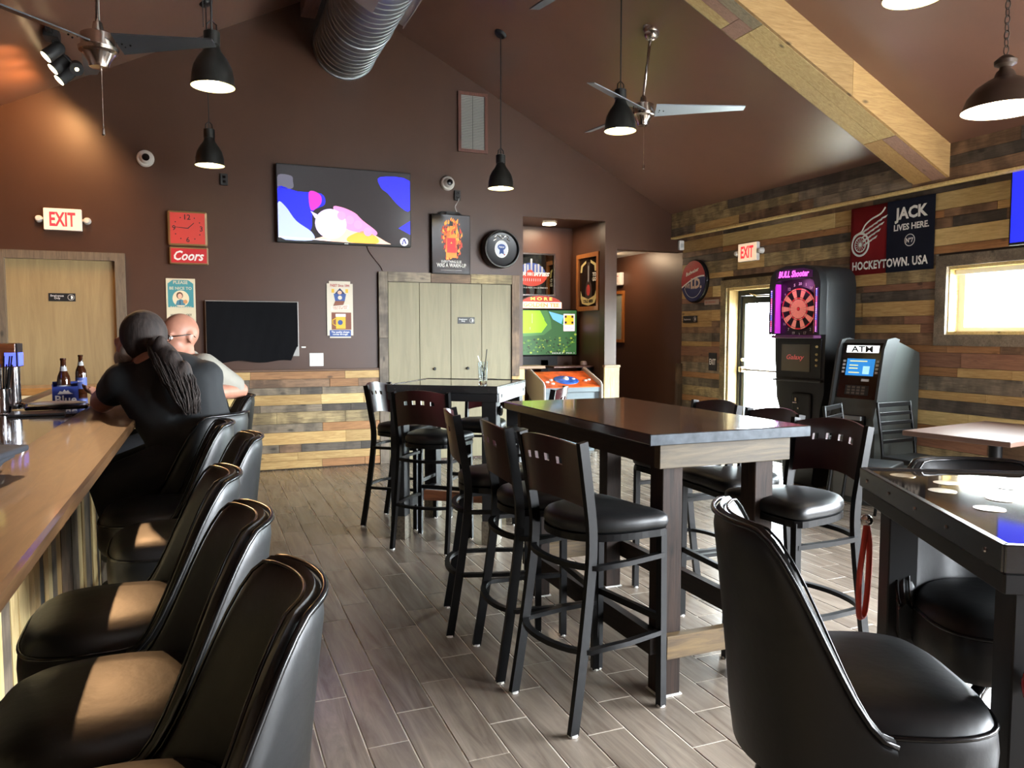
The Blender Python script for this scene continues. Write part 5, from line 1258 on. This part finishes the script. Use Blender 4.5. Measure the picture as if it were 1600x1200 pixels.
pendant('farther black bell pendant over the bar, small and below the nearer one', .089, 7.431, 2.895)
pendant('black bell pendant by the framed vent grille, over the square table', 2.69, 7.0, 2.80)
pendant('black bell pendant in front of the silver ceiling fan', 3.06, 5.363, 2.985)
pendant('pendant cut by the top edge, only its cream rim showing above the beam', 2.895, 2.541, 2.86)
# wide dome on a chain
t = thing('dome_pendant', 'wide bronze dome pendant on a chain at the upper right', 'lamp', (4.20, 3.06, 2.66))
bm = BM(); lathe(bm, [(.215,0),(.215,.008),(.205,.02),(.185,.075),(.145,.125),(.095,.16),(.055,.18),(.045,.21),(.03,.225),(.03,.235),(.055,.25),(.058,.27),(.035,.29),(.02,.30),(.0,.302)], 32, cap=False); sh = ob('shade', bm, mat('bronze_shade', (64,50,40), .4, metal=.3), t, smooth=45)
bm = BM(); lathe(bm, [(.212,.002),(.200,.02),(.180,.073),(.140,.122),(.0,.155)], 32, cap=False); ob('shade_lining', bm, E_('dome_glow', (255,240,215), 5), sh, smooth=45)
bm = BM(); ball(bm, (0,0,.06), .05, 2); ob('bulb', bm, M_bulb, t, smooth=True)
zt = zc(4.20)-2.66; k = 0; z_ = .305
while z_ < zt-.02:
    pts = [((.014*math.sin(a) if k % 2 else 0), (0 if k % 2 else .014*math.sin(a)), z_+.024+.026*math.cos(a)) for a in [2*PI*q/12 for q in range(12)]]
    bm = BM(); tube(bm, pts, .0032, 5, closed=True); ob('chain_link', bm, mat('bronze_dark', (46,38,32), .4, metal=.5), t, smooth=True); z_ += .041; k += 1
bm = BM(); lathe(bm, [(.065,.01),(.065,-.01),(.04,-.03),(.0,-.035)][::-1], 20); ob('canopy', bm, mat('bronze_dark', (46,38,32), .4, metal=.5), t, loc=(0,0,zt), rot=(0,math.atan(.5),0), smooth=40)
lamp('SPOT', 'dome_light', (4.20, 3.06, 2.70), 14, (1,.80,.52), .04, (4.2,3.06,0), 140, .5)

def fan(label, x, y, z, angs, lean=0, Lb=.72, dark=False):
    t = thing('ceiling_fan', label, 'fan', (x, y, z), 0, None)
    bm = BM(); lathe(bm, [(.0,-.115),(.045,-.11),(.052,-.085),(.075,-.045),(.082,-.035),(.095,-.03),(.098,-.012),(.085,-.005),(.085,.055),(.07,.065),(.03,.075),(.022,.12),(.0,.12)], 28, cap=False); ob('motor', bm, M_nickel, t, smooth=35)
    zt = zc(x+.0)-z; ln = lean or 0; bm = BM(); tube(bm, [(0,0,.11),(ln,0,zt-.02)], .0125, 10); ob('downrod', bm, M_nickel, t, smooth=True)
    bm = BM(); ball(bm, (ln,0,zt-.05), .062, 3, (1,1,1.05)); lathe(bm, [(.075,zt),(.072,zt-.03),(.06,zt-.05)], 24, (ln,0,.0)); ob('canopy', bm, M_nickel, t, smooth=40)
    m_ = mat('silver_blade', (136,144,152), .35, metal=.35) if not dark else mat('silver_blade_dimmed', (64,68,74), .4, metal=.3)  # dark fans repeat the silver blade with dim light painted into the colour
    for a in angs:
        bm = BM(); n = 10; V = []
        for i in range(n+1):
            u = i/n; r_ = .10+Lb*u; wd = .075*(1-.55*u); tw = -.34+.14*u
            row = []
            for s in (-1, 0, 1):
                row.append((r_, s*wd, s*wd*tw+.012+.012*u))
            V.append(row)
        top_ = [[bm.verts.new((p[0],p[1],p[2]+.004)) for p in row] for row in V]; bot = [[bm.verts.new((p[0],p[1],p[2]-.004)) for p in row] for row in V]
        for i in range(n):
            for j in range(2): bm.faces.new((top_[i][j],top_[i+1][j],top_[i+1][j+1],top_[i][j+1])); bm.faces.new((bot[i][j],bot[i][j+1],bot[i+1][j+1],bot[i+1][j]))
            bm.faces.new((top_[i][0],bot[i][0],bot[i+1][0],top_[i+1][0])); bm.faces.new((top_[i][2],top_[i+1][2],bot[i+1][2],bot[i][2]))
        for e in (0, n):
            bm.faces.new((top_[e][0],top_[e][1],bot[e][1],bot[e][0])); bm.faces.new((top_[e][1],top_[e][2],bot[e][2],bot[e][1]))
        b_ = ob('blade', bm, m_, t, rot=(0,0,deg(a)), smooth=40)
        bm = BM()
        for (px_, py_) in ((.13,.02),(.13,-.02),(.165,0)): ball(bm, (px_, py_, .004), .006, 1)
        ob('screw', bm, M_black, b_, kind='stuff')
    if lean is None: return t
    bm = BM(); tube(bm, [(.01,0,-.11),(.01,0,-.42)], .0025, 5); tube(bm, [(.01,0,-.42),(.01,0,-.43),(.01,0,-.455),(.01,0,-.462)], .006, 8, rs=[.003,.007,.009,.004]); ob('pull_chain', bm, M_nickel, t)
    return t
fan('silver three-blade ceiling fan beyond the black pendant, right of centre', 3.385, 5.56, 3.22, (-24, 96, 211), lean=.07)
fan('ceiling fan at the upper left over the bar, silver blades darkened for dim light', -.475, 4.65, 2.915, (-20, 100, 222), Lb=.50, dark=True)
fan('ceiling fan above the frame, only one blade tip showing at the top edge', 1.95, 3.33, 3.24, (100, 220, 340), Lb=.74, lean=None, dark=True)

# track light on left slope
t = thing('track_light', 'black track light with three lit heads on the left slope', 'track light', (-1.03, 7.25, zc(-1.03)))
bm = BM(); tube(bm, [(.0,-.45,-.035),(.0,.42,-.035)], 0, rect=(.035,.035)); box(bm, -.05,.05,-.35,-.2,-.07,-.0); ob('track', bm, M_blackm, t)
for k, yy in enumerate((-.25, .05, .34, -.02)):
    aim = Vector((-.68, -.20, -.70)).normalized(); c0 = Vector((-.05, yy, -.20))
    if k == 3: aim = Vector((.14, -.89, -.43)).normalized(); c0 = Vector((.13, yy, -.20))
    bm = BM(); lathe(bm, [(.05,.0),(.052,-.02),(.048,-.14),(.03,-.16),(.0,-.162)], 20); 
    q = aim.to_track_quat('Z', 'Y'); M4 = Matrix.Translation(c0) @ q.to_matrix().to_4x4()
    bm.transform(M4); h = ob('lamp_head', bm, M_blackm, t, smooth=40)
    bm = BM(); lathe(bm, [(.046 if k < 3 else .014,.002),(.0,.004)], 20); bm.transform(M4); ob('lens', bm, E_('spot_glow', (255,226,170), 12), h)
    bm = BM(); tube(bm, [(0,yy,-.05), tuple(c0-aim*.08)], .008, 6); ob('arm', bm, M_blackm, h)
    if k < 3: lamp('SPOT', 'track_spot', tuple(Vector((-1.03,7.25,zc(-1.03)))+c0+aim*.02), 32, (1,.52,.20), .03, tuple(Vector((-1.03,7.25,zc(-1.03)))+c0+aim*.7+Vector((0,.45,-.1))), 150, .5)

# ---- duct
t = thing('spiral_duct', 'large galvanised spiral duct running under the ridge into the back wall', 'duct', (1.43, 0, 4.36))
bm = BM(); R_ = .31; prof = []; y = 1.2
while y < 7.3:
    prof += [(R_, y), (R_, y+.088), (R_+.006, y+.094), (R_+.006, y+.10)]; y += .104
bm = BM(); lathe(bm, prof+[(R_, 7.32)], 44, (0,0,0), 'y', cap=False); ob('spiral_pipe', bm, M_duct, t, smooth=35)
prof = [(R_+.004, 7.30), (R_+.014, 7.305), (R_+.014, 7.33)]; y = 7.34
while y < 8.10: prof += [(R_+.004, y), (R_+.004, y+.088), (R_+.010, y+.094), (R_+.010, y+.10)]; y += .104
bm = BM(); lathe(bm, prof+[(R_+.004, YB-.03), (R_+.018, YB-.028), (R_+.018, YB+.01)], 44, (0,0,0), 'y', cap=False); ob('wall_sleeve', bm, M_duct, t, smooth=35)
bm = BM(); lathe(bm, [(R_, 1.19), (0, 1.19)], 44, (0,0,0), 'y', cap=False); ob('end_cap', bm, M_duct, t)
for nm, a, y0, y1 in (('register', -118, 5.2, 6.35), ('register', -22, 5.6, 6.95)):
    bm = BM(); box(bm, -.07, .07, y0, y1, -R_-.05, -R_+.03, .004, 1); box(bm, -.085, .085, y0-.015, y1+.015, -R_-.056, -R_-.048); 
    r_ = ob(nm, bm, mat('register_grey', (176,172,168), .4, metal=.3), t, rot=(0, -deg(a+90), 0), label='grey supply register on the duct side')
bm = BM(); box(bm, .95, 1.09, 1.0, 7.9, 4.48, 4.62, .004, 1); tag(ob('ridge_beam', bm, wood('ridge_board', (110,72,56), (78,52,42), 'y', .5)), 'dark wooden beam along the left side of the duct under the ridge', 'beam')

# ================================================================ PEOPLE
def blob(parts, name, m, parent, vox=.011, smooth_it=6, disp=None):
    """parts: ('c', p0, r0, p1, r1) tapered capsule, ('e', centre, (rx,ry,rz), euler) ellipsoid -> ONE remeshed surface"""
    bm = BM()
    for p in parts:
        if p[0] == 'c':
            a, ra, b_, rb = Vector(p[1]), p[2], Vector(p[3]), p[4]; d = (b_-a).length; n = max(2, int(d/(min(ra, rb)*.35))+1)
            for i in range(n+1):
                u = i/n; ball(bm, a.lerp(b_, u), ra+(rb-ra)*u, 2)
        else:
            ball(bm, p[1], 1, 3, p[2], Euler(p[3]) if len(p) > 3 else None)
    me = bpy.data.meshes.new(name); bm.to_mesh(me); bm.free(); tmp = bpy.data.objects.new('tmp', me); C.objects.link(tmp)
    r = tmp.modifiers.new('r', 'REMESH'); r.mode = 'VOXEL'; r.voxel_size = vox
    s = tmp.modifiers.new('s', 'SMOOTH'); s.iterations = smooth_it; s.factor = .5
    dg = bpy.context.evaluated_depsgraph_get(); dg.update(); me2 = bpy.data.meshes.new_from_object(tmp.evaluated_get(dg))
    bpy.data.objects.remove(tmp); me2.name = name; me2.materials.clear(); me2.materials.append(m)
    for p in me2.polygons: p.use_smooth = True
    o = bpy.data.objects.new(name, me2); C.objects.link(o)
    if parent: o.parent = parent
    return o
def V3(*a): return Vector(a)
def hand(parts, wrist, dirv, side, s=1.0, curl=.5):
    """palm, four unequal bent fingers and a thumb; dirv: pointing direction, side: towards the thumb, palm normal = dir x side"""
    d = Vector(dirv).normalized(); sd = Vector(side); sd = (sd-d*sd.dot(d)).normalized(); nrm = d.cross(sd)
    w_ = Vector(wrist)
    for k in range(4):
        o_ = sd*(.030-.020*k)*s
        parts.append(('c', w_+d*.015*s+o_*.6, .014*s, w_+d*.085*s+o_, .0115*s))
        L1, L2, L3 = [(.040,.026,.020),(.045,.030,.022),(.042,.028,.021),(.032,.021,.018)][k]
        p0 = w_+d*.085*s+o_; d1 = (d*math.cos(curl*.7)+nrm*math.sin(curl*.7)); p1 = p0+d1*L1*s
        d2_ = (d*math.cos(curl*1.7)+nrm*math.sin(curl*1.7)); p2 = p1+d2_*L2*s; d3_ = (d*math.cos(curl*2.4)+nrm*math.sin(curl*2.4)); p3 = p2+d3_*L3*s
        parts += [('c', p0, .0100*s, p1, .0092*s), ('c', p1, .0092*s, p2, .0084*s), ('c', p2, .0084*s, p3, .0074*s)]
    t0 = w_+d*.025*s+sd*.026*s; t1 = t0+(d*.6+sd*.75)*.042*s; t2_ = t1+(d*.9+sd*.2+nrm*.3)*.032*s
    parts += [('c', t0, .014*s, t1, .0115*s), ('c', t1, .0110*s, t2_, .0092*s)]
# -- man in black, seen from behind, leaning over the bar towards his neighbour
p1 = thing('person', 'man in black T-shirt with long ponytail, seen from behind leaning on the bar', 'person', (.05, 3.55, 0))
O = Vector((.05, 3.55, 0))
def R(*a): return Vector(a)-O
pelv = R(-.07,3.60,.90); chest = R(-.14,3.68,1.16); neck = R(-.205,3.72,1.31); head = R(-.262,3.78,1.385)
shL, shR = R(-.33,3.73,1.205), R(.0,3.62,1.215)
elL, elR = R(-.43,3.92,1.105), R(-.06,4.0,1.12)
wrL, wrR = R(-.46,4.23,1.085), R(-.40,4.30,1.09)
knL, knR = R(-.37,3.46,.80), R(-.36,3.78,.80); ftL, ftR = R(-.28,3.43,.33), R(-.30,3.80,.33)
sk = []
sk += [('c', neck-Vector((0,0,.05)), .062, head-Vector((0,0,.06)), .055), ('e', head, (.078,.098,.112), (deg(-12),0,deg(35))), ('e', head+Vector((-.045,.035,-.055)), (.055,.062,.062))]
sk += [('e', head+Vector((-.095,.045,-.012)), (.016,.014,.022))]              # nose
sk += [('e', head+Vector((.005,-.078,-.02)), (.012,.010,.028), (0,0,deg(20)))]  # ear
sk += [('c', shL, .062, elL, .056), ('c', elL, .058, wrL, .031), ('c', shR, .062, elR, .050), ('c', elR, .050, wrR, .031)]
hand(sk, wrL, (-.35,.9,-.05), (.8,.3,0), 1.0, .5); hand(sk, wrR, (-.8,.5,-.03), (-.5,-.8,0), 1.0, .5)
sk += [('c', neck-Vector((0,0,.05)), .09, pelv, .14), ('c', ftL+Vector((0,0,.12)), .045, ftL, .04), ('c', ftR+Vector((0,0,.12)), .045, ftR, .04)]
body = blob(sk, 'body', M_skin, p1, .009, 4)
M_tee = mat('black_cotton', (21,24,26), .85, noise=.25, nscale=7, bump=.6); M_jean = mat('black_trousers', (12,12,13), .85)
tee = [('c', pelv+Vector((0,0,.02)), .155, chest, .150), ('e', chest+Vector((.01,-.0,.02)), (.19,.14,.155), (0,0,deg(-15))), ('c', chest, .155, (shL+shR)/2+Vector((0,0,-.01)), .115),
       ('c', shL, .084, shR, .084), ('c', shL, .084, shL.lerp(elL, .50), .074), ('c', shR, .084, shR.lerp(elR, .66), .068), ('c', (shL+shR)/2, .10, neck-Vector((0,0,.035)), .070), ('e', pelv+Vector((0,0,.05)), (.175,.165,.15)), ('c', shR+Vector((-.03,.0,-.03)), .105, pelv+Vector((.05,-.03,.08)), .14), ('c', shL+Vector((.05,0,-.04)), .09, pelv+Vector((-.04,0,.08)), .14)]
blob(tee, 'shirt', M_tee, p1, .012, 8)
tr = [('e', pelv-Vector((0,0,.03)), (.19,.185,.13)), ('c', pelv+Vector((-.05,-.08,-.04)), .115, knL, .078), ('c', pelv+Vector((-.05,.1,-.04)), .115, knR, .078), ('c', knL, .076, ftL+Vector((0,0,.06)), .055), ('c', knR, .076, ftR+Vector((0,0,.06)), .055)]
blob(tr, 'trousers', M_jean, p1, .012, 6)
for f in (ftL, ftR): blob([('c', f+Vector((.04,0,-.03)), .045, f+Vector((-.12,0,-.055)), .036)], 'shoe', M_blackm, p1, .009, 4)
M_hair = mat('grey_brown_hair', (40,31,27), .8, noise=.6, nscale=10, stretch=(6,6,1), bump=.6); M_beard = mat('grey_beard', (150,140,130), .8, noise=.3, nscale=30)
pt = sm([head+Vector((.055,-.07,-.01)), head+Vector((.09,-.15,-.04)), head+Vector((.125,-.245,-.085)), head+Vector((.165,-.30,-.16)), head+Vector((.20,-.325,-.235)), head+Vector((.215,-.33,-.29))], 4)
hp = [('e', head+Vector((.016,-.012,.022)), (.096,.108,.108), (deg(-12),0,deg(35))), ('c', head+Vector((.01,-.03,-.02)), .082, head+Vector((.055,-.07,-.01)), .04)]
for i in range(len(pt)-1):
    u = i/(len(pt)-1); r_ = .022+.028*math.sin(PI*min(1,u*1.15))**.8
    hp.append(('c', pt[i], r_, pt[i+1], r_)); 
    if i % 3 == 0: hp.append(('e', pt[i]+Vector((.02*math.sin(i*1.7),-.01,.012*math.cos(i))), (r_*.7,r_*.7,r_*1.4)))
hair = blob(hp, 'hair', M_hair, p1, .008, 2)
bm = BM()
for k in range(150):       # loose strands over the ponytail
    a = rnd.uniform(0, 2*PI); off = Vector((math.cos(a), math.sin(a)*.6-.4, 0))*.045; pts = []; ph = rnd.uniform(0,6)
    for i in range(0, len(pt), 3):
        u = i/(len(pt)-1); pts.append(pt[i]+off*(.45+.9*math.sin(PI*min(1,u*1.1)))+Vector((.016*math.sin(u*9+ph)*u, .01*math.cos(u*8+ph)*u-.004, -.05*u*rnd.random())))
    tube(bm, pts, .0022, 4)
s_ = ob('hair_strands', bm, M_hair, p1, smooth=True, kind='stuff')
bm = BM(); tube(bm, [tuple(head+Vector((.068,-.09,-.022))+Vector((.022*math.cos(a), .012*math.cos(a), .026*math.sin(a)))) for a in [2*PI*k/14 for k in range(14)]], .007, 6, closed=True); ob('hair_tie', bm, M_gloss, p1, smooth=True)
blob([('e', head+Vector((-.065,.03,-.085)), (.045,.050,.050)), ('e', head+Vector((-.05,-.03,-.06)), (.032,.035,.045))], 'beard', M_beard, p1, .008, 2)
# -- bald man in grey, facing left
p2 = thing('person', 'bald man with glasses in a light grey T-shirt, elbow on the farthest bar stool', 'person', (-.02, 4.52, 0))
O = Vector((-.02, 4.52, 0))
pelv = R(-.02,4.53,.90); chest = R(-.07,4.52,1.13); neck = R(-.10,4.49,1.29); head = R(-.12,4.44,1.395)
f = Vector((-.76,-.63,-.12)).normalized(); sdv = f.cross(Vector((0,0,1))).normalized(); upv = sdv.cross(f).normalized()
q = Matrix((f, -sdv, upv)).transposed().to_euler()     # local x = forward
def Hd(x, y, z): return head+f*x+(-sdv)*y+upv*z
shL, shR = R(-.005,4.40,1.225), R(-.19,4.70,1.22)
elL, elR = R(.175,4.50,1.095), R(-.42,4.78,1.10); wrL, wrR = R(.02,4.285,1.10), R(-.47,4.74,1.085)
sk = [('c', neck-Vector((0,0,.06)), .064, Hd(-.01,0,-.05), .060), ('e', Hd(-.012,0,.022), (.100,.080,.098), q), ('e', Hd(.028,0,-.040), (.062,.058,.072), q), ('e', Hd(.055,0,-.095), (.030,.034,.024), q),
      ('c', Hd(.088,0,.005), .010, Hd(.108,0,-.028), .016), ('e', Hd(.082,0,.022), (.016,.055,.012), q), ('e', Hd(.088,0,-.060), (.012,.026,.008), q), ('e', Hd(.088,0,-.072), (.011,.022,.007), q)]
for s in (-1, 1):
    sk += [('e', Hd(-.005,s*.083,-.008), (.020,.008,.034), q), ('e', Hd(-.012,s*.088,.002), (.012,.006,.018), q)]
sk += [('c', shL, .060, elL, .047), ('c', elL, .050, wrL, .032), ('c', shR, .060, elR, .047), ('c', elR, .048, wrR, .031), ('c', neck-Vector((0,0,.05)), .085, pelv, .13)]
hand(sk, wrL, (-.6,-.7,-.05), (.5,-.5,.5), 1.0, .6); hand(sk, wrR, (-.8,-.4,-.03), (.4,-.8,0), 1.0, .5)
body = blob(sk, 'body', mat('ruddy_skin', (158,110,90), .45, noise=.1, nscale=18, spec=.4), p2, .0075, 3)
for s in (-1, 1):
    bm = BM(); ball(bm, Hd(.079,s*.033,.004), .0125, 2); e = ob('eye', bm, M_text_w, p2, smooth=True)
    bm = BM(); ball(bm, Hd(.089,s*.034,.004), .005, 2); ob('iris', bm, M_text_k, e, smooth=True)
bm = BM()
for s in (-1, 1):
    tube(bm, [Hd(.100, s*.036+.026*math.cos(a), .002+.017*math.sin(a)) for a in [2*PI*k/16 for k in range(16)]], .0022, 5, closed=True)
    tube(bm, [Hd(.098,s*.062,.010), Hd(.05,s*.085,.010), Hd(-.01,s*.089,.010), Hd(-.03,s*.088,-.01)], .0024, 5)
tube(bm, [Hd(.102,-.012,.008), Hd(.102,.012,.008)], .002, 5); ob('glasses', bm, M_gloss, p2, smooth=True)
M_gr = mat('grey_cotton', (126,123,113), .85, noise=.1, nscale=10, bump=.2)
tee = [('c', pelv+Vector((0,0,.02)), .165, chest, .165), ('c', chest, .15, (shL+shR)/2, .11), ('c', shL, .082, shR, .082), ('c', shL, .085, shL.lerp(elL, .80), .070), ('c', shR, .085, shR.lerp(elR, .7), .068), ('c', (shL+shR)/2, .10, neck-Vector((0,0,.03)), .068), ('e', chest+f*.04-Vector((0,0,.05)), (.17,.17,.18))]
blob(tee, 'shirt', M_gr, p2, .010, 6)
knL, knR = R(-.42,4.34,.80), R(-.40,4.72,.80); ftL, ftR = R(-.36,4.34,.33), R(-.33,4.74,.33)
blob([('e', pelv-Vector((0,0,.03)), (.18,.18,.12)), ('c', pelv+Vector((-.05,-.09,-.04)), .11, knL, .075), ('c', pelv+Vector((-.05,.09,-.04)), .11, knR, .075), ('c', knL, .074, ftL+Vector((0,0,.06)), .05), ('c', knR, .074, ftR+Vector((0,0,.06)), .05)], 'trousers', mat('dark_jeans', (16,17,21), .85), p2, .012, 6)
for g in (ftL, ftR): blob([('c', g+Vector((.04,0,-.03)), .043, g+Vector((-.12,0,-.055)), .035)], 'shoe', M_blackm, p2, .009, 4)
